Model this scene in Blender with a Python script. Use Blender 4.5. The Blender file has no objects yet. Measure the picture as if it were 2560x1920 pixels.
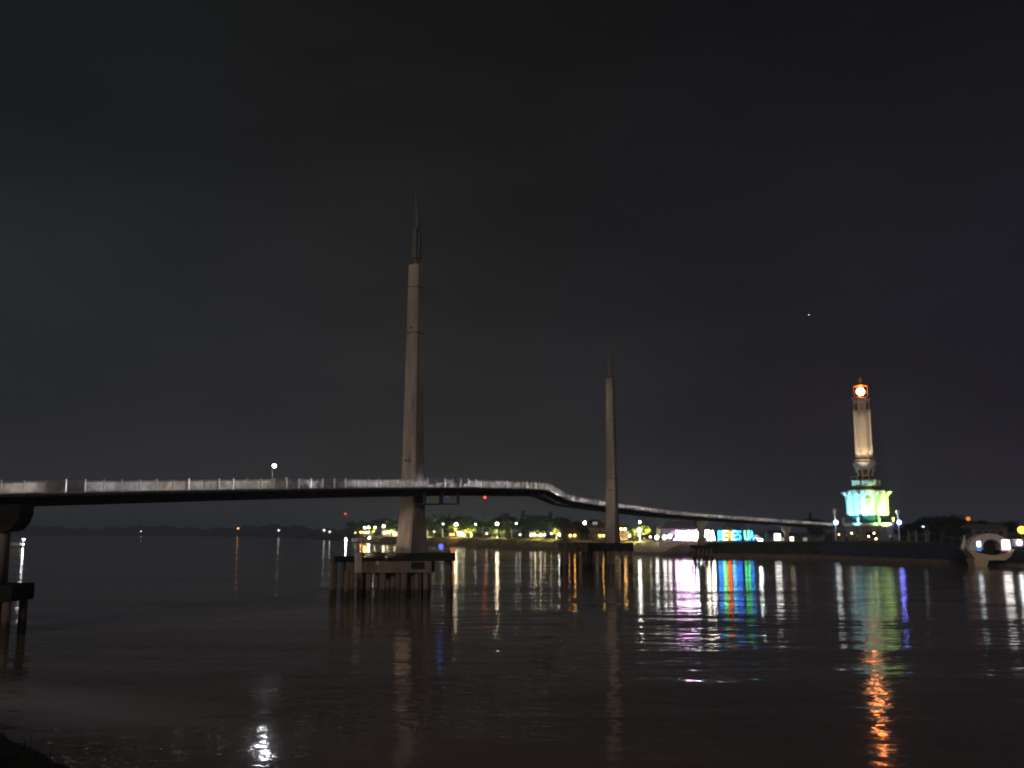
import bpy, bmesh, math, random
from mathutils import Vector, Matrix, Euler
random.seed(7)
R = math.radians
SC = bpy.context.scene
COL = SC.collection

# ------------------------------------------------------------------ camera
FPX, CX, CY, HOR, HC = 2390.0, 1280.0, 960.0, 1328.0, 9.0
PITCH = math.atan((HOR - CY) / FPX)
cam = bpy.data.cameras.new('camera')
cam.sensor_width = 36.0
cam.lens = 36.0 * FPX / 2560.0
cam.clip_start = 0.5
cam.clip_end = 15000
cam_o = bpy.data.objects.new('camera', cam)
COL.objects.link(cam_o)
cam_o.location = (0, 0, HC)
cam_o.rotation_euler = (R(90) + PITCH, 0, 0)
cam.dof.use_dof = True
cam.dof.focus_distance = 30.0
cam.dof.aperture_fstop = (cam.lens / 1000.0) / 0.034      # a slightly soft night shot
SC.camera = cam_o

# ------------------------------------------------------------------ night sky
world = bpy.data.worlds.new('World')
SC.world = world
world.use_nodes = True
nt = world.node_tree
nt.nodes.clear()
def wn(t, **kw):
    n = nt.nodes.new(t)
    for k, v in kw.items():
        setattr(n, k, v)
    return n
wo = wn('ShaderNodeOutputWorld')
bg_sky = wn('ShaderNodeBackground'); bg_glow = wn('ShaderNodeBackground')
add = wn('ShaderNodeAddShader')
sky = wn('ShaderNodeTexSky', sky_type='NISHITA')
sky.sun_disc = False
sky.sun_elevation = R(-9)
sky.sun_rotation = R(200)
nt.links.new(sky.outputs[0], bg_sky.inputs[0]); bg_sky.inputs[1].default_value = 0.05
tc = wn('ShaderNodeTexCoord')
sep = wn('ShaderNodeSeparateXYZ'); nt.links.new(tc.outputs['Generated'], sep.inputs[0])
rz = wn('ShaderNodeValToRGB')                                  # zenith dark -> horizon town glow
rz.color_ramp.elements[0].position = 0.0
rz.color_ramp.elements[0].color = (.0370, .0305, .0290, 1)
rz.color_ramp.elements[1].position = 0.62
rz.color_ramp.elements[1].color = (.0060, .0060, .0058, 1)
e = rz.color_ramp.elements.new(0.045); e.color = (.0245, .0205, .0198, 1)
e = rz.color_ramp.elements.new(0.10); e.color = (.0205, .0185, .0185, 1)
e = rz.color_ramp.elements.new(0.20); e.color = (.0185, .0178, .0182, 1)
e = rz.color_ramp.elements.new(0.34); e.color = (.0128, .0125, .0125, 1)
e = rz.color_ramp.elements.new(0.48); e.color = (.0088, .0087, .0084, 1)
nt.links.new(sep.outputs[2], rz.inputs[0])
rx = wn('ShaderNodeValToRGB')                                  # cool to the west, dark violet to the east
rx.color_ramp.elements[0].position = 0.0
rx.color_ramp.elements[0].color = (1.0, 1.16, 1.36, 1)
rx.color_ramp.elements[1].position = 1.0
rx.color_ramp.elements[1].color = (.55, .48, .90, 1)
e = rx.color_ramp.elements.new(0.28); e.color = (.98, 1.10, 1.24, 1)
e = rx.color_ramp.elements.new(0.47); e.color = (1.06, 1.02, .98, 1)
e = rx.color_ramp.elements.new(0.62); e.color = (.76, .70, .88, 1)
mx = wn('ShaderNodeMapRange'); mx.inputs[1].default_value = -1; mx.inputs[2].default_value = 1
nt.links.new(sep.outputs[0], mx.inputs[0]); nt.links.new(mx.outputs[0], rx.inputs[0])
nz = wn('ShaderNodeTexNoise'); nz.inputs['Scale'].default_value = 2.8; nz.inputs['Detail'].default_value = 4
mp = wn('ShaderNodeMapping'); mp.inputs['Scale'].default_value = (1, 1, 3.2)
nt.links.new(tc.outputs['Generated'], mp.inputs[0]); nt.links.new(mp.outputs[0], nz.inputs['Vector'])
mr = wn('ShaderNodeMapRange'); mr.inputs[1].default_value = .3; mr.inputs[2].default_value = .7
mr.inputs[3].default_value = .80; mr.inputs[4].default_value = 1.22
nt.links.new(nz.outputs[0], mr.inputs[0])
m1 = wn('ShaderNodeMix', data_type='RGBA', blend_type='MULTIPLY'); m1.inputs[0].default_value = 1
nt.links.new(rz.outputs[0], m1.inputs[6]); nt.links.new(rx.outputs[0], m1.inputs[7])
nt.links.new(m1.outputs[2], bg_glow.inputs[0]); nt.links.new(mr.outputs[0], bg_glow.inputs[1])
nt.links.new(bg_sky.outputs[0], add.inputs[0]); nt.links.new(bg_glow.outputs[0], add.inputs[1])
nt.links.new(add.outputs[0], wo.inputs[0])

# weak warm light of the town behind the viewer (the one "sun" of this night)
sun = bpy.data.lights.new('sun', 'SUN')
sun.energy = 0.54; sun.angle = R(12); sun.color = (1, .80, .66)
sun_o = bpy.data.objects.new('sun', sun); COL.objects.link(sun_o)
sun_o.rotation_euler = Vector((.24, .94, -.27)).to_track_quat('-Z', 'Y').to_euler()

SC.view_settings.view_transform = 'Standard'
SC.view_settings.look = 'None'
SC.view_settings.exposure = 0.0
SC.view_settings.gamma = 1.0
SC.view_settings.use_curve_mapping = False
SC.cycles.use_denoising = True
SC.cycles.max_bounces = 6
SC.cycles.sample_clamp_direct = 0
SC.cycles.sample_clamp_indirect = 6
SC.cycles.filter_width = 1.9
SC.cycles.caustics_reflective = False

# ------------------------------------------------------------------ helpers
def P(px, py, D):
    """world point seen at photo pixel (2560 frame) at ground distance D"""
    fx, u = (px - CX) / FPX, (CY - py) / FPX
    dy = math.cos(PITCH) - u * math.sin(PITCH)
    dz = math.sin(PITCH) + u * math.cos(PITCH)
    t = D / dy
    return Vector((fx * t, D, HC + dz * t))
def X(px, D): return P(px, HOR + 20, D).x

class MB:
    def __init__(s): s.v = []; s.f = []; s.m = []
    def add(s, vs, fs, mi=0):
        n = len(s.v); s.v += [tuple(v) for v in vs]
        s.f += [tuple(i + n for i in f) for f in fs]; s.m += [mi] * len(fs)
        return s
    def box(s, c, size, rz=0.0, mi=0, top=None, off=(0, 0)):
        """box centred on c; top=(sx,sy) tapers the upper face"""
        hx, hy, hz = size[0] / 2, size[1] / 2, size[2] / 2
        tx, ty = (hx, hy) if top is None else (top[0] / 2, top[1] / 2)
        vs = []
        for (ax, ay, z, ox, oy) in ((hx, hy, -hz, 0, 0), (tx, ty, hz, off[0], off[1])):
            for sx, sy in ((-1, -1), (1, -1), (1, 1), (-1, 1)):
                x, y = sx * ax + ox, sy * ay + oy
                vs.append((c[0] + x * math.cos(rz) - y * math.sin(rz), c[1] + x * math.sin(rz) + y * math.cos(rz), c[2] + z))
        return s.add(vs, [(3, 2, 1, 0), (4, 5, 6, 7), (0, 1, 5, 4), (1, 2, 6, 5), (2, 3, 7, 6), (3, 0, 4, 7)], mi)
    def lathe(s, c, prof, n=16, mi=0, rot=0.0, a0=0, a1=2 * math.pi):
        """prof = [(r,z)...] bottom to top, closed with caps"""
        vs = []; fs = []
        for r, z in prof:
            for k in range(n):
                a = rot + 2 * math.pi * k / n
                vs.append((c[0] + r * math.cos(a), c[1] + r * math.sin(a), c[2] + z))
        for j in range(len(prof) - 1):
            for k in range(n):
                k2 = (k + 1) % n
                fs.append((j * n + k, j * n + k2, (j + 1) * n + k2, (j + 1) * n + k))
        fs.append(tuple(range(n - 1, -1, -1))); fs.append(tuple(range((len(prof) - 1) * n, len(prof) * n)))
        return s.add(vs, fs, mi)
    def tube(s, pts, r, n=8, mi=0):
        if not isinstance(r, (list, tuple)): r = [r] * len(pts)
        pts = [Vector(p) for p in pts]; vs = []; fs = []
        for i, p in enumerate(pts):
            d = (pts[min(i + 1, len(pts) - 1)] - pts[max(i - 1, 0)]).normalized()
            a = d.cross(Vector((0, 0, 1)) if abs(d.z) < .9 else Vector((1, 0, 0))).normalized(); b = d.cross(a)
            for k in range(n):
                t = 2 * math.pi * k / n
                vs.append(p + a * (r[i] * math.cos(t)) + b * (r[i] * math.sin(t)))
        for i in range(len(pts) - 1):
            for k in range(n):
                fs.append((i * n + k, i * n + (k + 1) % n, (i + 1) * n + (k + 1) % n, (i + 1) * n + k))
        fs.append(tuple(range(n))); fs.append(tuple(range(len(pts) * n - 1, (len(pts) - 1) * n - 1, -1)))
        return s.add(vs, fs, mi)
    def ball(s, c, r, seg=12, ring=8, mi=0, sz=1.0):
        prof = [(max(r * math.sin(math.pi * j / ring), r * .02), -r * sz * math.cos(math.pi * j / ring)) for j in range(ring + 1)]
        return s.lathe(c, prof, seg, mi)
    def prism(s, poly, y0, y1, mi=0, xf=None):
        """poly in (x,z), extruded along y"""
        n = len(poly)
        vs = [Vector((x, y0, z)) for x, z in poly] + [Vector((x, y1, z)) for x, z in poly]
        if xf is not None: vs = [xf @ v for v in vs]
        fs = [tuple(range(n)), tuple(range(2 * n - 1, n - 1, -1))]
        for k in range(n):
            k2 = (k + 1) % n; fs.append((k2, k, n + k, n + k2))
        return s.add(vs, fs, mi)
    def build(s, name, mat, parent=None, smooth=False, loc=None):
        me = bpy.data.meshes.new(name)
        me.from_pydata(s.v, [], s.f)
        for m in (mat if isinstance(mat, (list, tuple)) else [mat]): me.materials.append(m)
        if any(s.m): me.polygons.foreach_set('material_index', s.m)
        bm = bmesh.new(); bm.from_mesh(me); bmesh.ops.recalc_face_normals(bm, faces=bm.faces); bm.to_mesh(me); bm.free()
        if smooth: me.polygons.foreach_set('use_smooth', [True] * len(me.polygons))
        o = bpy.data.objects.new(name, me); COL.objects.link(o)
        if parent is not None: o.parent = parent
        if loc is not None: o.location = loc
        return o
def tag(o, label, cat=None, group=None, kind=None):
    o['label'] = label
    if cat: o['category'] = cat
    if group: o['group'] = group
    if kind: o['kind'] = kind
    return o
def empty(name, loc, rz=0.0, label=None, cat=None, group=None):
    o = bpy.data.objects.new(name, None); COL.objects.link(o)
    o.location = loc; o.rotation_euler = (0, 0, rz); o.empty_display_size = .5
    if label: tag(o, label, cat, group)
    return o
def copy_tree(o, parent=None):
    c = o.copy(); COL.objects.link(c); c.parent = parent
    for ch in [k for k in o.children]: copy_tree(ch, c)
    return c
def link_mesh(name, me, parent, loc=(0, 0, 0), rz=0.0, sc=None):
    o = bpy.data.objects.new(name, me); COL.objects.link(o); o.parent = parent
    o.location = loc; o.rotation_euler = (0, 0, rz)
    if sc: o.scale = sc
    return o

# ------------------------------------------------------------------ materials
def mat(name, base, rough=.7, var=.25, scale=1.0, metal=0.0, streak=False, bump=0.0, spec=.3):
    m = bpy.data.materials.new(name); m.use_nodes = True
    t = m.node_tree; b = t.nodes['Principled BSDF']
    b.inputs['Roughness'].default_value = rough; b.inputs['Metallic'].default_value = metal
    b.inputs['Specular IOR Level'].default_value = spec
    g = t.nodes.new('ShaderNodeNewGeometry'); mpn = t.nodes.new('ShaderNodeMapping')
    mpn.inputs['Scale'].default_value = (scale, scale, scale * (.16 if streak else 1))
    t.links.new(g.outputs['Position'], mpn.inputs[0])
    n = t.nodes.new('ShaderNodeTexNoise'); n.inputs['Scale'].default_value = 1.0; n.inputs['Detail'].default_value = 5
    n.inputs['Roughness'].default_value = .65
    t.links.new(mpn.outputs[0], n.inputs['Vector'])
    mr_ = t.nodes.new('ShaderNodeMapRange')
    mr_.inputs[1].default_value = .3; mr_.inputs[2].default_value = .7; mr_.inputs[3].default_value = 1 - var; mr_.inputs[4].default_value = 1 + var
    t.links.new(n.outputs[0], mr_.inputs[0])
    mu = t.nodes.new('ShaderNodeVectorMath'); mu.operation = 'SCALE'
    mu.inputs[0].default_value = base; t.links.new(mr_.outputs[0], mu.inputs['Scale'])
    t.links.new(mu.outputs[0], b.inputs['Base Color'])
    if bump:
        bu = t.nodes.new('ShaderNodeBump'); bu.inputs['Strength'].default_value = bump; bu.inputs['Distance'].default_value = .1
        t.links.new(n.outputs[0], bu.inputs['Height']); t.links.new(bu.outputs[0], b.inputs['Normal'])
    return m
def glow(name, col, strength):
    m = bpy.data.materials.new(name); m.use_nodes = True
    t = m.node_tree; b = t.nodes['Principled BSDF']
    b.inputs['Base Color'].default_value = (*[min(c, .9) for c in col], 1)
    b.inputs['Emission Color'].default_value = (*col, 1); b.inputs['Emission Strength'].default_value = strength
    return m
def leaf_mat(name, base):
    m = mat(name, base, .6, .45, .9)
    t = m.node_tree; b = t.nodes['Principled BSDF']; out = [n for n in t.nodes if n.type == 'OUTPUT_MATERIAL'][0]
    tr = t.nodes.new('ShaderNodeBsdfTranslucent'); ms = t.nodes.new('ShaderNodeMixShader'); ms.inputs[0].default_value = .3
    t.links.new(b.inputs['Base Color'].links[0].from_socket, tr.inputs[0])
    t.links.new(b.outputs[0], ms.inputs[1]); t.links.new(tr.outputs[0], ms.inputs[2]); t.links.new(ms.outputs[0], out.inputs[0])
    return m

M = {}
M['concrete'] = mat('pylon_concrete', (.42, .375, .33), .85, .5, .5, streak=True, bump=.3)
M['old_concrete'] = mat('stained_concrete', (.19, .155, .125), .9, .6, .9, streak=True, bump=.4)
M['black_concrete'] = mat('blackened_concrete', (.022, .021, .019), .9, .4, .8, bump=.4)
M['pile'] = mat('river_pile', (.20, .15, .115), .85, .45, .9, streak=True, bump=.3)
def tide_mark(m, z, dark):
    # algae and wet mud up to an uneven tide line
    t = m.node_tree; b = t.nodes['Principled BSDF']; src = b.inputs['Base Color'].links[0].from_socket
    g = t.nodes.new('ShaderNodeNewGeometry'); sp = t.nodes.new('ShaderNodeSeparateXYZ'); t.links.new(g.outputs['Position'], sp.inputs[0])
    n = t.nodes.new('ShaderNodeTexNoise'); n.inputs['Scale'].default_value = 2.2; n.inputs['Detail'].default_value = 5; t.links.new(g.outputs['Position'], n.inputs['Vector'])
    ma = t.nodes.new('ShaderNodeMath'); ma.operation = 'MULTIPLY_ADD'; ma.inputs[1].default_value = 1.3; t.links.new(n.outputs[0], ma.inputs[0]); t.links.new(sp.outputs[2], ma.inputs[2])
    r = t.nodes.new('ShaderNodeMapRange'); r.inputs[1].default_value = z + .45; r.inputs[2].default_value = z + .85; t.links.new(ma.outputs[0], r.inputs[0])
    x = t.nodes.new('ShaderNodeMix'); x.data_type = 'RGBA'; t.links.new(r.outputs[0], x.inputs[0]); x.inputs[6].default_value = (*dark, 1); t.links.new(src, x.inputs[7])
    t.links.new(x.outputs[2], b.inputs['Base Color'])
tide_mark(M['pile'], 1.25, (.055, .052, .030))
M['girder'] = mat('dark_girder', (.085, .08, .075), .6, .3, .8)
M['joint'] = mat('dark_joint', (.11, .09, .075), .9, .2, 2)  # dark tone for joint bands and cable sockets
M['spire'] = mat('weathered_steel', (.17, .165, .155), .6, .3, 1.2, metal=.2)
M['steel'] = mat('grey_steel', (.35, .35, .36), .4, .2, 2, metal=.7)
M['pole'] = mat('lamp_pole_paint', (.32, .33, .32), .5, .15, 3)
M['dark_pole'] = mat('dark_pole_paint', (.05, .05, .055), .5, .15, 3)
M['bark'] = mat('bark', (.10, .075, .05), .9, .4, 4)
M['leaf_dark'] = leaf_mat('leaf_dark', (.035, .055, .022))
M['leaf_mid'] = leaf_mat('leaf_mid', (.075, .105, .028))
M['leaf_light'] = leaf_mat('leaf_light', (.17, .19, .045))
M['stone'] = mat('tower_stone', (.62, .56, .48), .7, .12, .8)
M['white'] = mat('white_paint', (.78, .78, .76), .55, .10, 1.0)
M['cream'] = mat('cream_paint', (.68, .58, .42), .6, .12, 1.0)
M['bronze'] = mat('bronze', (.30, .17, .08), .5, .3, 2, metal=.5)
M['lantern'] = mat('lantern_iron', (.10, .055, .03), .6, .3, 2)
M['teal_glass'] = mat('tinted_glass', (.02, .09, .10), .15, .2, 1.5, spec=.6)
M['roof'] = mat('roof_sheet', (.16, .14, .15), .6, .2, 1.5)
M['roof_red'] = mat('roof_tile', (.09, .045, .032), .7, .3, 2.5)
M['wall_grey'] = mat('house_wall', (.13, .127, .14), .8, .2, 1.0)
M['wall_warm'] = mat('stall_wall', (.09, .065, .045), .8, .25, 1.5)
M['banner'] = leaf_mat('banner_cloth', (.50, .52, .80))
M['wood'] = mat('boat_wood', (.16, .10, .06), .7, .35, 2)
M['blue_lit_wall'] = mat('blue_lit_wall', (.03, .045, .07), .6, .25, 1.2)  # blue light of the pavilion lamp put into the wall colour
M['canvas_blue'] = mat('blue_canvas', (.11, .13, .26), .7, .2, 2)
M['canvas_white'] = mat('white_canvas', (.72, .72, .70), .8, .1, 1)
M['glass_dark'] = mat('window_glass', (.02, .022, .026), .1, .1, 2, spec=.6)
M['rock'] = mat('revetment_stone', (.21, .165, .135), .9, .45, .6, bump=.8)

# railing panels: pale frosted sheet that lets the added deck lights through
def panel_mat():
    m = bpy.data.materials.new('frosted_railing_sheet'); m.use_nodes = True
    t = m.node_tree; t.nodes.clear()
    out = t.nodes.new('ShaderNodeOutputMaterial'); d = t.nodes.new('ShaderNodeBsdfDiffuse'); tr = t.nodes.new('ShaderNodeBsdfTranslucent')
    ms = t.nodes.new('ShaderNodeMixShader'); ms.inputs[0].default_value = .85
    oi = t.nodes.new('ShaderNodeObjectInfo'); g = t.nodes.new('ShaderNodeNewGeometry')
    n = t.nodes.new('ShaderNodeTexNoise'); n.inputs['Scale'].default_value = 1.6; n.inputs['Detail'].default_value = 4
    t.links.new(g.outputs['Position'], n.inputs['Vector'])
    ma = t.nodes.new('ShaderNodeMath'); ma.operation = 'MULTIPLY_ADD'; ma.inputs[1].default_value = .35
    t.links.new(oi.outputs['Random'], ma.inputs[0]); t.links.new(n.outputs[0], ma.inputs[2])
    cr = t.nodes.new('ShaderNodeValToRGB')
    cr.color_ramp.elements[0].position = .32; cr.color_ramp.elements[0].color = (.50, .45, .43, 1)
    cr.color_ramp.elements[1].position = .85; cr.color_ramp.elements[1].color = (.96, .93, .92, 1)
    t.links.new(ma.outputs[0], cr.inputs[0])
    t.links.new(cr.outputs[0], d.inputs[0]); t.links.new(cr.outputs[0], tr.inputs[0])
    t.links.new(d.outputs[0], ms.inputs[1]); t.links.new(tr.outputs[0], ms.inputs[2]); t.links.new(ms.outputs[0], out.inputs[0])
    return m
M['panel'] = panel_mat()

# water: muddy, nearly calm, small wavelets over long low swell
def water_mat():
    m = bpy.data.materials.new('river_water'); m.use_nodes = True
    t = m.node_tree; b = t.nodes['Principled BSDF']
    b.inputs['IOR'].default_value = 1.333
    b.inputs['Specular IOR Level'].default_value = .5
    g = t.nodes.new('ShaderNodeNewGeometry')
    def noise(sx, sy, detail, rough=.5, rot=0.0):
        mp_ = t.nodes.new('ShaderNodeMapping'); mp_.inputs['Scale'].default_value = (sx, sy, 1); mp_.inputs['Rotation'].default_value = (0, 0, rot)
        n = t.nodes.new('ShaderNodeTexNoise'); n.inputs['Scale'].default_value = 1; n.inputs['Detail'].default_value = detail
        n.inputs['Roughness'].default_value = rough
        t.links.new(g.outputs['Position'], mp_.inputs[0]); t.links.new(mp_.outputs[0], n.inputs['Vector'])
        return n
    def bump(n, dist, prev=None):
        bu = t.nodes.new('ShaderNodeBump'); bu.inputs['Strength'].default_value = 1; bu.inputs['Distance'].default_value = dist
        t.links.new(n.outputs[0], bu.inputs['Height'])
        if prev is not None: t.links.new(prev.outputs[0], bu.inputs['Normal'])
        return bu
    b1 = bump(noise(.018, .062, 2, .5, .12), .34)
    b2 = bump(noise(.17, .33, 1, .5, -.2), .070, b1)
    b2 = bump(noise(.60, .75, 1, .4, .5), .030, b2)
    b3 = bump(noise(1.5, 2.1, 1, .4, .3), .015, b2)
    t.links.new(b3.outputs[0], b.inputs['Normal'])
    # silt lanes in brown water; the pale band paints light on water near the bank
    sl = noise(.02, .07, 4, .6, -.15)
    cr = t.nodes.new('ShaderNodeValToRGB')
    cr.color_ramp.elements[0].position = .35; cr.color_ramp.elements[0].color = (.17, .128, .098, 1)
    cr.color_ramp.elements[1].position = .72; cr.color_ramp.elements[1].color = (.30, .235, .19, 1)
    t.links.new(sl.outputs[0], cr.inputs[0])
    sx = t.nodes.new('ShaderNodeSeparateXYZ'); t.links.new(g.outputs['Position'], sx.inputs[0])
    def mth(op, a, b=None, c=None):
        n = t.nodes.new('ShaderNodeMath'); n.operation = op
        for k, v in enumerate((a, b, c)):
            if v is None: continue
            if isinstance(v, (int, float)): n.inputs[k].default_value = v
            else: t.links.new(v, n.inputs[k])
        return n.outputs[0]
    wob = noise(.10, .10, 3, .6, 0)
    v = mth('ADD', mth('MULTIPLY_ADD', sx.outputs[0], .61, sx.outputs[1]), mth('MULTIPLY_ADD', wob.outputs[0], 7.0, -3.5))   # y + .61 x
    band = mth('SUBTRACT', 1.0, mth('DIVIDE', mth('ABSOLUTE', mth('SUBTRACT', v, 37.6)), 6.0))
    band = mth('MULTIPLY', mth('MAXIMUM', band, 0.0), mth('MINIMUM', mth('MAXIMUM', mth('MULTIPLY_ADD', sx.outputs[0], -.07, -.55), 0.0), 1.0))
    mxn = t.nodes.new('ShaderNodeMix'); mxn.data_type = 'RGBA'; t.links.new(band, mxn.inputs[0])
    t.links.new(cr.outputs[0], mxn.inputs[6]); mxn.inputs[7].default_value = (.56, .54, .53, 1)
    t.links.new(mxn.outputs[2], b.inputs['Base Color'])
    pr = noise(.012, .045, 3, .55, .08)                      # calm and ruffled lanes
    r = t.nodes.new('ShaderNodeMapRange'); r.inputs[1].default_value = .35; r.inputs[2].default_value = .68
    r.inputs[3].default_value = .05; r.inputs[4].default_value = .13
    t.links.new(pr.outputs[0], r.inputs[0]); t.links.new(r.outputs[0], b.inputs['Roughness'])
    return m
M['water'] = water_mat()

# ------------------------------------------------------------------ setting
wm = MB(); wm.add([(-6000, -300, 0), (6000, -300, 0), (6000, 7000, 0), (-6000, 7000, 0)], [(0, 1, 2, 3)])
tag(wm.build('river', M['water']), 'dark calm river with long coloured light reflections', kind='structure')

SHORE = [(3000, 60), (500, 190), (190, 228), (131, 245), (119, 279), (99, 328), (61, 348), (37, 400), (4, 489), (-45, 597), (-118, 742),
         (-188, 978), (-330, 1500), (-700, 2080), (-1400, 2350), (-5000, 2400)]
def resample(pts, step):
    out = [Vector(pts[0])]
    for a, b in zip(pts[:-1], pts[1:]):
        a, b = Vector(a), Vector(b); L = (b - a).length
        st = step if L < 400 else 60
        n = max(1, int(L / st))
        out += [a + (b - a) * (k / n) for k in range(1, n + 1)]
    return out
shore = resample(SHORE, 5.0)
GZ = 5.3
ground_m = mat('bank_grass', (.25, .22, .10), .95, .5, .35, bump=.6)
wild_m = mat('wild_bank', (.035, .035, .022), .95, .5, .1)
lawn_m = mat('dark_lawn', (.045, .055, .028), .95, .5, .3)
def bank_profile(i, p):
    """(inland offset, height) rows; the revetment is folded into buttress-like grass mounds"""
    fold = 0.0
    if 395 < p.y < 720 and p.x < 60:
        ph = (i % 4) / 4.0
        fold = 7.0 * (1 - abs(2 * ph - 1)) - 3.0
    w = random.uniform(-.5, .5)
    return [(-3, -2.0), (0.3 + w, .12), (2.0 + w, 1.1), (3.4, 1.3 + .2 * w), (8 + fold, 3.3 - fold * .22 + .3 * w), (13 + fold * 1.3, 4.9 + .2 * w), (17.5, 5.25), (22, GZ), (60, GZ)]
gm = MB(); nr = 9
for i, p in enumerate(shore):
    d = (shore[min(i + 2, len(shore) - 1)] - shore[max(i - 2, 0)]).normalized()
    nrm = Vector((d.y, -d.x))
    for o_, z in bank_profile(i, p): gm.v.append((p.x + nrm.x * o_, p.y + nrm.y * o_, z))
for i in range(len(shore) - 1):
    for j in range(nr - 1):
        a = i * nr + j
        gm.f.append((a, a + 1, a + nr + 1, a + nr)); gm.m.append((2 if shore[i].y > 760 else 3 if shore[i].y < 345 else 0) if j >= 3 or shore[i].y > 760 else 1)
# flat land behind, out to the horizon
k0 = len(gm.v)
for i, p in enumerate(shore): gm.v.append((p.x * 1.6 + 500, 7500, GZ))
for i in range(len(shore) - 1):
    gm.f.append((i * nr + nr - 1, k0 + i, k0 + i + 1, (i + 1) * nr + nr - 1)); gm.m.append(3)
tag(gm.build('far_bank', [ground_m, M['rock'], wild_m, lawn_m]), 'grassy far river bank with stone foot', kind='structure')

# near bank at the viewer's feet (lower left corner)
NS = [(80, 16), (30, 24), (10, 29), (-6, 33), (-13, 35.2), (-17, 38.4), (-20.5, 42.0), (-24, 45.6), (-30, 48.5), (-45, 50), (-110, 52)]
nsp = resample(NS, 1.5)
nm = MB(); rows = [(-1.5, -.5), (.1, .05), (1.0, .32), (2.5, .5), (6, 1.0), (12, 2.2), (20, 4.2), (30, 6.6), (40, 7.3)]
for p in nsp:
    for o_, z in rows:
        nm.v.append((p.x - .35 * o_ * 0, p.y - o_, z + (random.uniform(-.08, .12) if 0 < o_ < 10 else 0)))
for i in range(len(nsp) - 1):
    for j in range(len(rows) - 1):
        a = i * len(rows) + j; nm.f.append((a, a + 1, a + len(rows) + 1, a + len(rows))); nm.m.append(0)
tag(nm.build('near_bank', mat('near_bank_soil', (.045, .045, .028), .95, .5, 1.5, bump=.6)), 'dark grassy near bank at the lower left corner', kind='structure')
gb = MB(); rg = random.Random(5)
for k in range(5200):
    p = nsp[rg.randrange(len(nsp))]
    if p.x > -4 or p.x < -40: continue
    o_ = rg.uniform(.1, 9) ** 1.0; zz = .05 + .13 * o_
    x, y = p.x + rg.uniform(-.8, .8), p.y - o_ + rg.uniform(-.3, .3)
    h = rg.uniform(.25, .7); a = rg.uniform(0, 6.28); w = rg.uniform(.02, .05); l = rg.uniform(.05, .35)
    dx, dy = math.cos(a), math.sin(a)
    gb.add([(x - dy * w, y + dx * w, zz - .1), (x + dy * w, y - dx * w, zz - .1), (x + dx * l, y + dy * l, zz + h)], [(0, 1, 2)])
tag(gb.build('grass', M['leaf_dark']), 'dark uncut grass on the near bank', kind='stuff')

# ------------------------------------------------------------------ footbridge
RAIL = [(-720, 1211, 70), (0, 1204.5, 85), (330, 1202, 96), (650, 1199.5, 110), (850, 1199, 121), (1031, 1199, 132), (1200, 1201, 146), (1290, 1205, 157),
        (1366, 1209.5, 171), (1392, 1222.5, 189), (1424, 1238, 209), (1471, 1247.5, 225), (1531, 1256.5, 243), (1661, 1274.5, 286), (1800, 1287.5, 326), (1950, 1298.5, 360), (2086, 1308, 388)]
RH = 1.15
ctrl = [P(*r) - Vector((0, 0, RH)) for r in RAIL]
def catmull(pts, n=24):
    out = []
    for i in range(len(pts) - 1):
        p0, p1, p2, p3 = pts[max(i - 1, 0)], pts[i], pts[i + 1], pts[min(i + 2, len(pts) - 1)]
        for k in range(n):
            t = k / n
            out.append(.5 * ((2 * p1) + (p2 - p0) * t + (2 * p0 - 5 * p1 + 4 * p2 - p3) * t * t + (3 * p1 - p0 - 3 * p2 + p3) * t ** 3))
    out.append(pts[-1]); return out
fine = catmull(ctrl)
def even(pts, step):
    out = [pts[0]]; acc = 0.0
    for a, b in zip(pts[:-1], pts[1:]):
        L = (b - a).length
        while acc + L >= step:
            a = a + (b - a) * ((step - acc) / L); L = (b - a).length; acc = 0.0; out.append(a)
        acc += L
    return out
STEP = 2.0
near = even(fine, STEP)                       # foot of the near railing
N = len(near)
def frame(i):
    d = (near[min(i + 1, N - 1)] - near[max(i - 1, 0)]); d.z = 0; d.normalize()
    return d, Vector((d.y, -d.x, 0))           # along, right (near side)
W = 4.2
bridge = empty('footbridge', near[0] * 1.0 - Vector((0, 0, 1.3)), 0, 'long curving pedestrian bridge with lit pale railing crossing the river', 'footbridge')
B0 = bridge.location.copy()
def swept(name, sect, m, parent, off=Vector((0, 0, 0))):
    """sect = list of (left offset, z)"""
    mb = MB(); n = len(sect)
    for i in range(N):
        d, r = frame(i)
        for l, z in sect: mb.v.append(tuple(near[i] - r * l + Vector((0, 0, z)) - B0))
    for i in range(N - 1):
        for k in range(n):
            mb.f.append((i * n + k, i * n + (k + 1) % n, (i + 1) * n + (k + 1) % n, (i + 1) * n + k)); mb.m.append(0)
    mb.f.append(tuple(range(n))); mb.f.append(tuple((N - 1) * n + k for k in range(n - 1, -1, -1))); mb.m += [0, 0]
    return mb.build(name, m, parent)
deck_m = mat('deck_concrete', (.20, .19, .18), .85, .25, 1)
swept('deck_slab', [(-.12, 0), (-.12, -.22), (W + .12, -.22), (W + .12, 0)], [M['girder']], bridge)
swept('deck_paving', [(.12, .03), (.12, .004), (W - .12, .004), (W - .12, .03)], deck_m, bridge)
swept('box_girder', [(.75, -.222), (1.15, -1.12), (W - 1.15, -1.12), (W - .75, -.222)], M['girder'], bridge)
swept('handrail', [(-.05, RH - .02), (.03, RH - .02), (.03, RH + .05), (-.05, RH + .05)], M['white'], bridge)
swept('lower_rail', [(-.03, .10), (.02, .10), (.02, .16), (-.03, .16)], M['white'], bridge)
fr = swept('far_railing', [(W, .15), (W + .03, .15), (W + .03, RH), (W, RH)], M['panel'], bridge)
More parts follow.
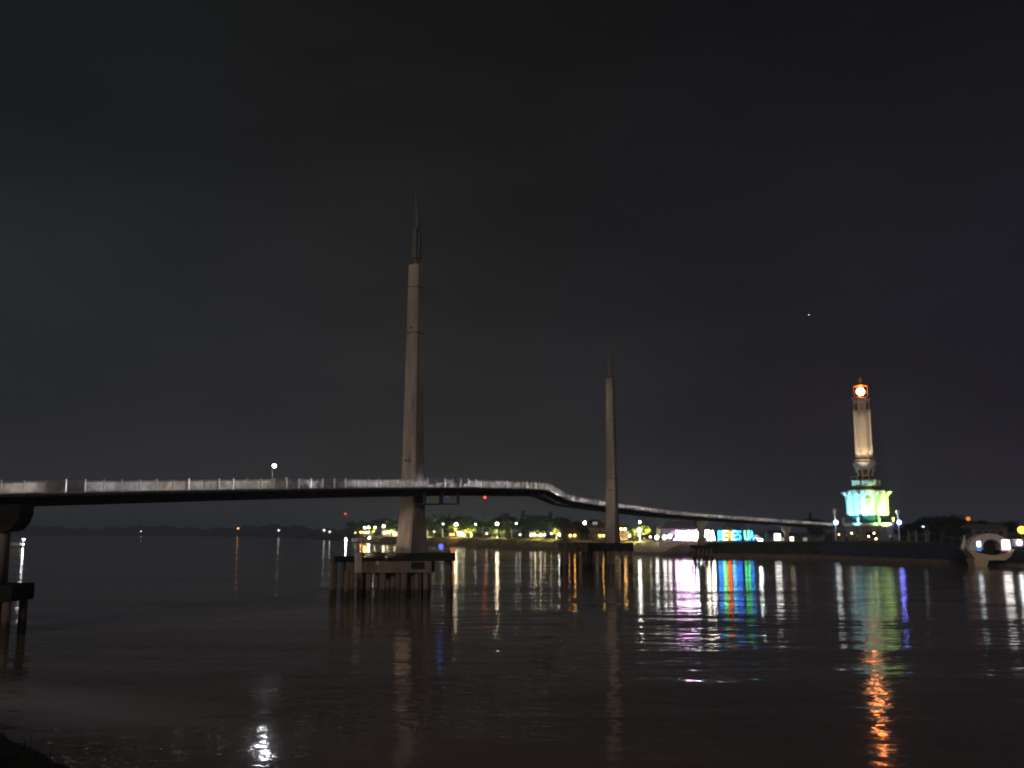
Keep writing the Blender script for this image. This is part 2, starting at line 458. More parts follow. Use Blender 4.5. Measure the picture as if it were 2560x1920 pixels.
post_glows = [glow('post_glow_%d' % k, c, e_) for k, (c, e_) in enumerate((((1, .95, .90), .55), ((1, .92, .85), .9), ((.95, .96, 1), 1.6), ((1, .9, .8), .3)))]
post_me = MB().box((0, 0, .60), (.07, .09, 1.2)).box((0, 0, 1.22), (.10, .10, .04)).build('post', M['white'], bridge)
bpy.data.objects.remove(post_me); post_me = bpy.data.meshes['post']
cap_mes = []
for lm_ in post_glows:
    o_ = MB().box((0, -.055, .66), (.045, .02, .92)).ball((0, 0, 1.27), .05, 8, 5).build('post_bulb_added_strip', lm_, bridge)  # top bulb, plus a glowing strip added to brighten the post face
    cap_mes.append(o_.data); bpy.data.objects.remove(o_)
pan_me = MB().add([(.065, 0, .17), (STEP - .065, 0, .17), (STEP - .065, 0, 1.07), (.065, 0, 1.07)], [(0, 1, 2, 3)]).build('railing_panel', M['panel'], bridge)
bpy.data.objects.remove(pan_me); pan_me = bpy.data.meshes['railing_panel']
beam_me = MB().prism([(-.05, -.23), (W + .05, -.23), (W - .9, -.75), (.9, -.75)], -.12, .12).build('crossbeam', M['girder'], bridge)
bpy.data.objects.remove(beam_me); beam_me = bpy.data.meshes['crossbeam']
lamp_cols = [(1, .95, .90), (1, .86, .74), (.96, .96, 1), (1, .90, .82)]
bol_m = [glow('rail_fill_lens_%d' % k, c, 78.0) for k, c in enumerate(lamp_cols)]
fill_blue = glow('rail_fill_lens_violet', (.55, .55, 1), 330.0)
fill_me = {}
def rail_fill(i, m):  # lamps added on the deck to light the railing panels from inside
    if m.name not in fill_me:
        o = MB().lathe((0, 0, 0), [(.09, 0), (.09, .62), (.11, .62), (.11, .66)], 8, 0).lathe((0, 0, 0), [(.08, .665), (.08, .84)], 8, 1).lathe((0, 0, 0), [(.11, .845), (.11, .88)], 8, 0).build('rail_fill_light', [M['steel'], m], bridge)
        fill_me[m.name] = o.data; bpy.data.objects.remove(o)
    d, r = frame(i)
    return link_mesh('rail_fill_light', fill_me[m.name], bridge, near[i] - r * 1.25 + Vector((0, 0, .03)) - B0)
rb = random.Random(3)
for i in range(N):
    d, r = frame(i); a = math.atan2(d.y, d.x); q = near[i] - B0
    po = link_mesh('post', post_me, bridge, q - Vector((0, 0, 0)), a)
    if rb.random() < .80: link_mesh('post_bulb_added_strip', rb.choice(cap_mes), po, (0, 0, 0))
    if i < N - 1:
        nx = near[i + 1] - near[i]
        pn = link_mesh('railing_panel', pan_me, bridge, q, math.atan2(nx.y, nx.x))
        pn.rotation_euler = (0, -math.atan2(nx.z, math.hypot(nx.x, nx.y)), math.atan2(nx.y, nx.x))
    if i % 2 == 0: link_mesh('crossbeam', beam_me, bridge, q, a + R(90))
    if i % 2 == 1 and not rb.random() < .14: rail_fill(i, rb.choice(bol_m))
def near_idx(px):
    best = min(range(N), key=lambda i: abs((near[i].x / near[i].y) * FPX * 1.012 * .988 + CX - px)); return best

# floodlight standing on the deck, flagpoles, banners
def spot(name, loc, target, energy, col, deg, parent=None, blend=.4, size=.15):
    l = bpy.data.lights.new(name, 'SPOT'); l.energy = energy; l.color = col; l.spot_size = R(deg); l.spot_blend = blend; l.shadow_soft_size = size
    o = bpy.data.objects.new(name, l); COL.objects.link(o); o.parent = parent
    o.location = loc
    d = Vector(target) - Vector(loc)
    o.rotation_euler = d.to_track_quat('-Z', 'Y').to_euler(); return o
i0 = near_idx(673); d, r = frame(i0)
fl = empty('deck_floodlight', near[i0] - r * .35 + Vector((0, 0, .03)), math.atan2(d.y, d.x), 'bright white floodlight on a short post on the bridge, left of the tall pylon', 'floodlight')
MB().lathe((0, 0, 0), [(.14, 0), (.14, .06), (.05, .1)], 10).build('base_plate', M['steel'], fl)
MB().tube([(0, 0, .05), (0, 0, 2.6)], [.05, .04], 8).build('post', M['steel'], fl)
MB().box((0, -.16, 2.74), (.66, .24, .40)).build('housing', M['dark_pole'], fl)
MB().ball((0, -.28, 2.72), .16, 12, 8).build('lens', glow('flood_lens', (.90, .95, 1), 1300), fl, True)
MB().box((0, -.05, 2.55), (.10, .20, .08)).build('bracket', M['steel'], fl)

def pole(px, top_py, D, name, label, group):
    i = near_idx(px); d, r = frame(i); b = near[i] - r * (W - .25) + Vector((0, 0, .03))
    h = P(px, top_py, b.y).z - b.z
    o = empty(name, b, 0, label, 'pole', group)
    MB().tube([(0, 0, 0), (0, 0, h)], [.06, .035], 8).build('shaft', M['pole'], o)
    MB().ball((0, 0, h + .04), .07, 8, 5).build('finial', M['pole'], o)
for px, py, lb in ((991, 1178, 'thin bare pole on the bridge just left of the tall pylon'), (1079, 1183, 'first thin pole on the bridge right of the tall pylon'),
                   (1100, 1184, 'second thin pole on the bridge right of the tall pylon'), (1124, 1184, 'third thin pole on the bridge, between the two blue banners'),
                   (1168, 1184, 'thin pole on the bridge at the right end of the blue banners')):
    pole(px, py, 0, 'flagpole', lb, 'poles on the bridge')
for pa, pb, lb in ((1062, 1107, 'left blue banner above the bridge railing beside the tall pylon'), (1127, 1164, 'right blue banner above the bridge railing near a pole')):
    ia, ib = near_idx(pa), near_idx(pb); da, ra = frame(ia); db, rb_ = frame(ib)
    a, b = near[ia] - ra * .30, near[ib] - rb_ * .30
    o = empty('banner', a, 0, lb, 'banner', 'blue banners on the bridge')
    v = b - a; n = 10; mb = MB(); perp = Vector((v.y, -v.x, 0)).normalized()
    for k in range(n + 1):
        c = v * (k / n) + perp * (.05 * math.sin(k * 1.7))
        for z in (.62, 1.58 - .05 * math.sin(k * .9)):
            for s_ in (0, .012): mb.v.append(tuple(c + perp * s_ + Vector((0, 0, z))))
    for k in range(n):
        p = k * 4
        mb.f += [(p, p + 4, p + 6, p + 2), (p + 1, p + 3, p + 7, p + 5), (p + 2, p + 6, p + 7, p + 3), (p, p + 1, p + 5, p + 4)]; mb.m += [0] * 4
    mb.build('cloth', M['banner'], o)
    for c in (Vector((0, 0, 0)), v): MB().tube([c + Vector((0, 0, .03)), c + Vector((0, 0, 1.78))], .03, 6).build('upright', M['steel'], o)

# inspection cradle under the deck right of the tall pylon, with a blue lamp
ia, ib = near_idx(1072), near_idx(1150)
cr_ = empty('inspection_platform', near[ia] - Vector((0, 0, 3.2)), 0, 'dark platform hung under the bridge deck beside the tall pylon', 'platform')
O = cr_.location.copy()
for i in range(ia, ib + 1, 2):
    d, r = frame(i); a = math.atan2(d.y, d.x)
    for l in (.5, W - .5): MB().box(near[i] - r * l + Vector((0, 0, -1.25)) - O, (.34, .22, 2.05), a).build('hanger', M['girder'], cr_)
    if i + 2 <= ib:
        m_ = (near[i] + near[i + 2]) * .5; MB().box(m_ - r * W / 2 + Vector((0, 0, -2.3)) - O, ((near[i + 2] - near[i]).length - .06, W - .8, .10), a).build('floor_plate', M['girder'], cr_)
di, ri = frame(ia + 3)
blue_m = glow('blue_lens', (.14, .16, 1), .35)
MB().box(near[ia + 3] - ri * 1.0 + Vector((0, 0, -1.3)) - O, (.8, .12, .14), math.atan2(di.y, di.x)).build('blue_work_lamp', blue_m, cr_)

# ------------------------------------------------------------------ pylons and piers
def pylon(name, px, D, head, top_py, tip_py, label, cap_z, bands, capw, cap_rz):
    b = P(px, 1328, D); b.z = 0
    o = empty(name, b, 0, label, 'pylon', 'bridge pylons')
    rz = math.atan2(head[1], head[0]) - R(90)           # local y along the bridge
    zt = P(px, top_py, D).z; ztip = P(px, tip_py, D).z
    lv = [(cap_z - .1, 2.65, 4.6), (cap_z + 4.5, 2.5, 3.6), (15.4, 2.4, 2.65), (26, 2.2, 2.3), (zt, 1.75, 1.78)]
    def sect(z):
        for (z0, a0, b0), (z1, a1, b1) in zip(lv[:-1], lv[1:]):
            if z <= z1:
                t = (z - z0) / (z1 - z0); return a0 + (a1 - a0) * t, b0 + (b1 - b0) * t
        return lv[-1][1:]
    mb = MB(); zs = sorted(set([l[0] for l in lv] + [cap_z + k * 3.0 for k in range(1, int((zt - cap_z) / 3))]))
    ch = .22
    for z in zs:
        wx, wy = sect(z); wx /= 2; wy /= 2
        for x, y in ((-wx + ch, -wy), (wx - ch, -wy), (wx, -wy + ch), (wx, wy - ch), (wx - ch, wy), (-wx + ch, wy), (-wx, wy - ch), (-wx, -wy + ch)):
            mb.v.append((x * math.cos(rz) - y * math.sin(rz), x * math.sin(rz) + y * math.cos(rz), z))
    for j in range(len(zs) - 1):
        for k in range(8): mb.f.append((j * 8 + k, j * 8 + (k + 1) % 8, (j + 1) * 8 + (k + 1) % 8, (j + 1) * 8 + k)); mb.m.append(0)
    mb.f.append(tuple(range(8))); mb.f.append(tuple((len(zs) - 1) * 8 + k for k in range(7, -1, -1))); mb.m += [0, 0]
    sh = mb.build('shaft', M['concrete'], o)
    for bp in bands:
        z = P(px, bp, D).z; wx, wy = sect(z)
        MB().box((0, 0, z), (wx + .04, wy + .04, .13), rz).build('joint_band', M['joint'], o)
    # small dark cable sockets on the lit face
    for z, dx in ((19.0, -.32), (19.0, .32), (P(px, bands[1], D).z + .7 if len(bands) > 1 else 30, .05)):
        wx, wy = sect(z); x, y = dx, -wy / 2 - .01
        MB().box((x * math.cos(rz) - y * math.sin(rz), x * math.sin(rz) + y * math.cos(rz), z), (.34, .14, .34), rz).build('cable_socket', M['joint'], o)
    # spire: neck, two upright plates, bent rod
    H = ztip - zt
    MB().box((.05, 0, zt + H * .05), (.45, .45, H * .1 + .02), rz).build('spire_neck', M['spire'], o)
    MB().box((-.12, 0, zt + H * .30), (.80, .80, H * .40), rz, top=(.62, .62)).build('spire_body', M['spire'], o)
    MB().box((.46, .1, zt + H * .28), (.28, .6, H * .36), rz, top=(.22, .4)).build('spire_fin', M['spire'], o)
    MB().tube([(.05, 0, zt + H * .5), (.10, 0, zt + H * .62), (-.02, 0, zt + H * .78), (-.22, 0, zt + H * .88), (-.2, 0, ztip)], [.36, .32, .28, .20, .06], 8).build('spire_rod', M['spire'], o)
    return o, rz
def pile(o, x, y, z1, r=.34, lean=(0, 0), m='pile'):
    n = 10
    return MB().tube([(x - lean[0], y - lean[1], -2.5), (x, y, z1)], [r, r], n).build('pile', M[m], o)

p1, rz1 = pylon('bridge_pylon', 1030, 138, (.5, .87), 664, 480, 'tall tapered concrete pylon in the middle of the river, warmly lit, nearest one', 6.0, (720, 834), None, 0)
# cap of the near pylon: brown lower beam, black set-back tier, lighter corner block
c1 = P(986, 1400, 133); off = c1 - p1.location; off.z = 0
MB().box((off.x, off.y + 1.5, 4.2), (10.4, 5.6, 1.5)).build('pile_cap', M['old_concrete'], p1)
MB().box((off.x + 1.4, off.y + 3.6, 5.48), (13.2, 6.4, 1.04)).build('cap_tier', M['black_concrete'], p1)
MB().box((off.x - 4.72, off.y - 1.0, 4.75), (1.0, 1.0, 2.6)).build('corner_block', M['concrete'], p1)
MB().box((off.x + 3.3, off.y - 1.5, 4.45), (1.7, .5, .8), R(6)).build('fender_plate', M['black_concrete'], p1)
MB().box((off.x - 2.1, off.y - 1.36, 4.75), (.4, .12, .4)).build('marker_plate', M['cream'], p1)
for x, y, l in ((-4.5, -.6, .1), (-3.4, -.4, 0), (-1.4, -.7, .05), (1.5, -.7, .05), (3.2, -.4, 0), (4.4, -.6, -.1), (-3.9, 3.3, .2), (-1.2, 3.3, 0), (1.6, 3.4, 0), (4.2, 3.3, -.2), (7.2, 5.5, -.2), (7.2, 2.4, -.2)):
    pile(p1, off.x + x, off.y + y, 3.5 if x < 5 else 5.0, .40, (l, 0))
for x, y in ((-2.5, .9), (-.3, 1.1), (.6, -.3), (2.4, 1.0), (3.9, 1.2), (-4.4, 1.4)): pile(p1, off.x + x, off.y + y, 3.5, .36)
MB().box((off.x - 7.0, off.y + 1.2, 5.2), (3.8, 1.0, .8)).build('fender_beam', M['black_concrete'], p1)
for x in (-8.4, -7.2, -6.0): pile(p1, off.x + x, off.y + 1.4, 4.85, .34)
for fx, fy, en, lb in ((-4.0, -.2, 330, 'small warm floodlight on the left front of the near pile cap'), (-1.0, -.9, 240, 'small warm floodlight at the front middle of the near pile cap')):
    b = p1.location + Vector((off.x + fx, off.y + fy, 4.95)); o = empty('cap_floodlight', b, 0, lb, 'floodlight', 'floodlights on the near pile cap')
    MB().box((0, 0, .12), (.3, .3, .24)).build('base', M['dark_pole'], o)
    MB().box((0, 0, .42), (.42, .34, .34)).build('housing', M['dark_pole'], o)
    MB().box((0, .05, .60), (.34, .24, .02)).build('lens', glow('cap_lens', (1, .74, .5), 2), o)
    spot('spot', (0, .1, .68), p1.location + Vector((0, 0, 11)) - b, en, (1, .72, .52), 110, o, .9)
p2, rz2 = pylon('bridge_pylon', 1531, 236, (.42, .91), 947, 858, 'farther dim concrete pylon standing right of centre in the river', 6.2, (1050, 1196), None, 0)
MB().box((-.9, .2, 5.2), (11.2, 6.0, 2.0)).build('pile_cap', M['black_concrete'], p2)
for x, y in ((-6.0, -2.3), (-4.7, -2.2), (-3.2, -2.4), (-1.1, -2.4), (-.2, -2.2), (2.0, -2.4), (3.6, -2.4), (4.2, -2.0), (-5, 2.2), (-1.5, 2.3), (2.4, 2.2), (4.2, 2.2)):
    pile(p2, x, y, 4.25, .36, (.12 * (1 if x < 0 else -1), 0))

def round_pier(px, D, cap, label, col_w, head_py, cap_top_z, cap_h, cap_size, piles, loc_z=0, m='old_concrete', rz=0.0, cap_m='black_concrete'):
    b = P(px, 1328, D); b.z = loc_z
    o = empty('bridge_pier', b, rz, label, 'pier', 'bridge piers')
    zt = P(px, head_py, D).z - loc_z
    z0 = cap_top_z - loc_z
    w = col_w / 2
    MB().lathe((0, 0, 0), [(w, z0 - .1), (w * .97, z0 + (zt - z0) * .5), (w * .95, zt - 2.2)], 20).build('column', M['concrete'], o, True)
    hh = MB()   # hammerhead: rounded flare
    if m == 'black_concrete':
        poly = [(-w * 1.0, zt - 2.4), (-w * 1.5, zt - 2.2), (-w * 1.95, zt - 1.6), (-w * 2.15, zt - .8), (-w * 2.15, zt)]
    else:
        poly = [(-w * .96, zt - 2.4), (-w * 1.05, zt - 1.8), (-w * 1.85, zt - .5), (-w * 1.9, zt)]
    poly += [(-x, z) for x, z in reversed(poly)]
    hh.prism(poly, -w * 1.05, w * 1.05).build('hammerhead', M[m], o)
    if cap_size:
        MB().box((0, 0, z0 - cap_h / 2), (cap_size[0], cap_size[1], cap_h)).build('pile_cap', M[cap_m], o)
        for x, y, l in piles: pile(o, x, y, z0 - cap_h + .05, .36, (l, 0))
    return o
i1 = near_idx(-15)
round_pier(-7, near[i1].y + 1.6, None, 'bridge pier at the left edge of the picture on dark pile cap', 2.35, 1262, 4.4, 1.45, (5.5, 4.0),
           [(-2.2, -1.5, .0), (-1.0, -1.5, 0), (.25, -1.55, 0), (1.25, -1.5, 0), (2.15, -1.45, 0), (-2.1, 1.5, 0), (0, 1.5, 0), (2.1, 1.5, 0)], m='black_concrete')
round_pier(1753, near[near_idx(1753)].y + 2.0, None, 'pale bridge pier in front of the glowing letter sign, on splayed piles', 2.3, 1303, 4.5, 1.05, (6.6, 4.6),
           [(-2.5, -1.8, 1.0), (-1.3, -1.9, .4), (0, -1.9, 0), (1.3, -1.9, -.4), (2.5, -1.8, -1.0), (-1.5, 1.8, .3), (1.5, 1.8, -.3)], m='concrete')
round_pier(1966, near[near_idx(1966)].y + 2.0, None, 'grey bridge pier on the far bank near lit kiosk windows', 1.9, 1317, GZ, 1.0, None, [], loc_z=GZ - .1, m='concrete')

# guard piles and dolphins
gpil = [(833, 1386, 130, .22, 'slim leaning guard pile standing alone left of the near pile cap'), (870, 1430, 128.5, .40, 'stout rusty guard pile beside the near pile cap')]
for px, py, D, rr, lb in gpil:
    b = P(px, 1328, D); b.z = 0; z1 = P(px, py, D).z
    o = empty('guard_pile', b, 0, lb, 'pile', 'guard piles')
    MB().tube([(-.1, 0, -2.5), (.08, 0, z1)], [rr, rr * .95], 12).build('shaft', M['pile'], o, True)
    MB().lathe((.08, 0, z1), [(rr * 1.15, 0), (rr * 1.15, .12), (rr * .6, .25)], 12).build('pile_top', M['old_concrete'], o)
b = P(1432, 1328, 232); b.z = 0
dol = empty('mooring_dolphin', b, 0, 'low concrete mooring dolphin left of the farther pylon', 'dolphin')
MB().box((0, 0, 5.3), (6.8, 4.4, 2.1)).build('platform', M['old_concrete'], dol)
MB().box((-3.1, -1.9, 4.6), (.5, .5, 3.6)).build('corner_post', M['concrete'], dol)
for x, y in ((-2.9, -1.7), (-1.6, -1.8), (-.5, -1.8), (.9, -1.8), (2.9, -1.7), (-2.6, 1.7), (0, 1.7), (2.6, 1.7)): pile(dol, x, y, 4.3, .36)
# blue lamp on the near cap
b = P(1103, 1328, 140); b.z = 6.0
bl = empty('marker_lamp', b, 0, 'small blue lamp on the right end of the near pile cap', 'lamp')
MB().tube([(0, 0, 0), (0, 0, .35)], .05, 8).build('stem', M['dark_pole'], bl)
MB().lathe((0, 0, .35), [(.10, 0), (.30, .25), (.34, .7), (.10, .85)], 10).build('lens', glow('marker_blue', (.13, .16, 1), 1.5), bl)

# ------------------------------------------------------------------ clock tower
TD = 402.0
tb = P(2171, 1328, TD); tb.z = GZ
def tz(py): return P(2160, py, TD).z - GZ
tower = empty('clock_tower', tb, R(-18), 'tall cream tower with orange globe lantern and green and cyan lit base', 'tower')
def oct_(prof, name, m, n=8, rot=math.pi / 8, smooth=False, parent=tower): return MB().lathe((0, 0, 0), prof, n, 0, rot).build(name, m, parent, smooth)
def tl(px_w): return px_w / FPX * TD / 2 / 1.01   # half width in metres of a pixel width
# plinth and terrace
oct_([(tl(150), -.3), (tl(146), tz(1338)), (tl(138), tz(1336))], 'plinth', M['old_concrete'])
oct_([(tl(124), tz(1336) + .01), (tl(124), tz(1315))], 'terrace_wall', M['old_concrete'])
oct_([(tl(128), tz(1315) + .01), (tl(128), tz(1308)), (tl(118), tz(1308) + .02)], 'terrace_band', M['white'])
for k in range(8):
    a = k * math.pi / 4 + math.pi / 8; rr = tl(126)
    MB().lathe((rr * math.cos(a), rr * math.sin(a), tz(1308) + .03), [(.42, 0), (.42, 1.2), (.62, 1.3), (.5, 1.9), (.2, 2.4)], 8).build('terrace_finial', M['cream'], tower)
oct_([(tl(86), tz(1308) + .03), (tl(86), tz(1288))], 'entrance_storey', M['teal_glass'])
# drum of tall pointed panels
oct_([(tl(92), tz(1288) + .01), (tl(94), tz(1238)), (tl(92), tz(1226))], 'drum_core', M['stone'])
rdr = tl(96)
for k in range(8):
    a = k * math.pi / 4; w = rdr * math.tan(math.pi / 8) * 2
    xf = Matrix.Rotation(a + math.pi / 2, 4, 'Z')
    ap = rdr * math.cos(math.pi / 8)
    z0, z1 = tz(1289), tz(1228)
    for s_ in (-1, 1):        # two leaf-like pointed panels per face
        c = s_ * w * .25; hw = w * .215
        poly = [(c - hw * .55, z0), (c + hw * .55, z0), (c + hw, z0 + 2.6), (c + hw, z1 - 2.2), (c + hw * .2, z1), (c - hw * .2, z1), (c - hw, z1 - 2.2), (c - hw, z0 + 2.6)]
        MB().prism(poly, -ap - .42, -ap + .30, 0, xf).build('drum_panel', M['white'], tower)
    # flared corner horns
    ac = a + math.pi / 8; rc = rdr * 1.0
    MB().box((rc * 1.04 * math.cos(ac), rc * 1.04 * math.sin(ac), tz(1262)), (.9, .9, tz(1238) - tz(1286)), ac, top=(1.0, 1.0)).build('corner_pier', M['stone'], tower)
    MB().box((rc * 1.10 * math.cos(ac), rc * 1.10 * math.sin(ac), tz(1236) + .15), (.8, .8, 1.6), ac, top=(1.9, .8), off=(1.1, 0)).build('corner_horn', M['white'], tower)
# gold shield emblem facing the river
fa = None
emb = []
for x, z in ((-1.2, 1.9), (1.2, 1.9), (1.35, .6), (1.1, -.9), (0, -2.1), (-1.1, -.9), (-1.35, .6)): emb.append((x, z + tz(1257)))
MB().prism(emb, -rdr - .55, -rdr - .15).build('shield_emblem', mat('gold_shield', (.42, .30, .16), .6, .2, 2), tower)
oct_([(tl(84), tz(1226) + .01), (tl(60), tz(1219)), (tl(60), tz(1218))], 'drum_roof', M['bronze'])
oct_([(tl(62), tz(1218) + .01), (tl(72), tz(1214)), (tl(73), tz(1202)), (tl(66), tz(1201))], 'gallery_ring', M['stone'])
for k in range(16):
    a = k * math.pi / 8 + .1; rr = tl(70)
    MB().tube([(rr * math.cos(a), rr * math.sin(a), tz(1201) - .05), (rr * math.cos(a), rr * math.sin(a), tz(1193))], .11, 6).build('baluster', M['bronze'], tower)
oct_([(tl(70) + .10, tz(1193)), (tl(70) + .10, tz(1192)), (tl(70) - .12, tz(1192) + .01)], 'gallery_rail', M['bronze'])
oct_([(tl(30), tz(1201) + .01), (tl(28), tz(1186)), (tl(36), tz(1175))], 'neck_core', M['bronze'])
for k in range(8):
    a = k * math.pi / 4 + math.pi / 8
    MB().tube([(tl(44) * math.cos(a), tl(44) * math.sin(a), tz(1200)), (tl(34) * math.cos(a), tl(34) * math.sin(a), tz(1186)), (tl(46) * math.cos(a), tl(46) * math.sin(a), tz(1174))], [.42, .30, .55], 8).build('neck_strut', M['white'], tower)
MB().lathe((0, 0, 0), [(tl(40), tz(1175)), (tl(52), tz(1168)), (tl(57), tz(1161)), (tl(57), tz(1157)), (tl(48), tz(1156))], 24).build('bowl', M['white'], tower, False)
oct_([(tl(52), tz(1156) + .02), (tl(52), tz(1150)), (tl(44), tz(1149))], 'bowl_rim', M['stone'])
oct_([(tl(42), tz(1149) + .02), (tl(42), tz(1145))], 'shaft_base', M['bronze'])
oct_([(tl(40), tz(1145) + .01), (tl(39), tz(1030)), (tl(40), tz(1016)), (tl(44), tz(1001)), (tl(48), tz(998))], 'shaft', M['stone'])
for k in range(8):
    a = k * math.pi / 4 + math.pi / 8; rr = tl(39.5)
    MB().box((rr * math.cos(a), rr * math.sin(a), (tz(1144) + tz(1024)) / 2), (.7, .55, tz(1024) - tz(1144)), a).build('shaft_rib', M['stone'], tower)
    a2 = k * math.pi / 4; ap = tl(40) * math.cos(math.pi / 8)
    MB().box((ap * math.cos(a2), ap * math.sin(a2), tz(1018)), (.34, 1.25, tz(1011) - tz(1027)), a2).build('belfry_window', M['bronze'], tower)
oct_([(tl(50), tz(998) + .01), (tl(50), tz(996)), (tl(42), tz(995))], 'lantern_sill', M['bronze'])
for k in range(8):
    a = k * math.pi / 4 + math.pi / 8; rr = tl(36)
    MB().tube([(rr * math.cos(a), rr * math.sin(a), tz(996)), (rr * math.cos(a), rr * math.sin(a), tz(966))], .14, 8).build('lantern_post', M['lantern'], tower)
oct_([(tl(40), tz(966) + .01), (tl(34), tz(962)), (tl(20), tz(959)), (tl(15), tz(946)), (tl(6), tz(942)), (tl(1), tz(936))], 'lantern_cap', M['bronze'])
MB().ball((0, 0, tz(979)), tl(20), 18, 12).build('globe_lamp', glow('orange_globe', (1, .26, .065), 60), tower, True)
# floodlights around the tower foot (the narrow warm one is added to brighten the shaft)
def flood(px, D, tgt, energy, col, deg, label, z=GZ, group='floodlights around the tower'):
    b = P(px, 1328, D); b.z = z
    o = empty('ground_floodlight', b, 0, label, 'floodlight', group)
    d = (Vector(tgt) - b).normalized(); yaw = math.atan2(d.y, d.x) - R(90)
    o.rotation_euler = (0, 0, yaw)
    MB().box((0, 0, .18), (.5, .5, .36)).build('base', M['dark_pole'], o)
    MB().box((0, .05, .62), (.7, .36, .5)).build('housing', M['dark_pole'], o)
    MB().box((0, .245, .62), (.6, .02, .4)).build('lens', glow('lens_' + str(px), col, 4), o)
    s = spot('spot', (0, .4, .65), (0, 1, 1), energy, col, deg, o)
    dl = Matrix.Rotation(-yaw, 3, 'Z') @ (Vector(tgt) - (b + Vector((0, 0, .6))))
    s.rotation_euler = dl.to_track_quat('-Z', 'Y').to_euler()
    return o
T0 = tb + Vector((0, 0, tz(1262)))
flood(2112, 384, T0 + Vector((-6, -5, -1)), 90000, (.24, .84, 1), 34, 'cyan floodlight on the lawn left of the tower foot')
flood(2226, 384, T0 + Vector((6, -5, -1)), 170000, (.62, 1, .10), 34, 'yellow green floodlight on the lawn right of the tower foot')
flood(2176, 372, T0 + Vector((2, -7, 0)), 110000, (.48, 1, .36), 30, 'white floodlight on the lawn in front of the tower foot')
flood(2142, 370, tb + Vector((0, 0, tz(1080))), 120000, (1, .76, .48), 15, 'added narrow warm floodlight on the lawn aimed up the tower shaft')
for k in range(8):
    a = R(45 * k); c = Vector((tl(50) * math.cos(a), tl(50) * math.sin(a), tz(1150) + .05))
    MB().box(c + Vector((0, 0, .2)), (.4, .4, .4), a).build('bowl_lamp', M['bronze'], tower)
    spot('spot', c + Vector((.1 * math.cos(a), .1 * math.sin(a), .6)), Vector((tl(20) * math.cos(a), tl(20) * math.sin(a), tz(1000))), 900, (1, .74, .44), 70, tower)
for k in range(3):
    a = R(-90 + (k - 1) * 45); c = Vector((tl(71) * math.cos(a), tl(71) * math.sin(a), tz(1226) - .1))
    MB().box(c, (.4, .4, .3), a).build('ring_lamp', glow('ring_lamp_warm', (1, .72, .32), 40), tower)

# torch lamps beside the tower
def torch(px, py, top_py, D, col, en, label):
    b = P(px, 1328, D); b.z = GZ
    zl = P(px, py, D).z - GZ; zt = P(px, top_py, D).z - GZ
    o = empty('torch_lamp', b, 0, label, 'lamp', 'torch lamps beside the tower')
    MB().tube([(0, 0, 0), (0, 0, zl - .6)], [.28, .2], 10).build('post', M['white'], o)
    MB().ball((0, -.9, zl), .85, 14, 9).build('globe', glow('torch_glow_%d' % px, col, en), o, True)
    MB().box((0, -.42, zl - .5), (.16, .7, .16)).build('bracket', M['white'], o)
    MB().lathe((0, 0, 0), [(.22, zl - .6), (.25, zl + .8), (.32, (zl + zt) / 2), (.85, zt - .4), (.9, zt)], 12).build('trumpet', M['white'], o, True)
torch(2089, 1306, 1272, 386, (.78, .95, 1), 9, 'white globe lamp under a pale trumpet at the bridge end, left of tower')
torch(2247, 1306, 1275, 392, (.20, .20, 1), 26, 'blue white globe lamp under a pale trumpet right of the tower')

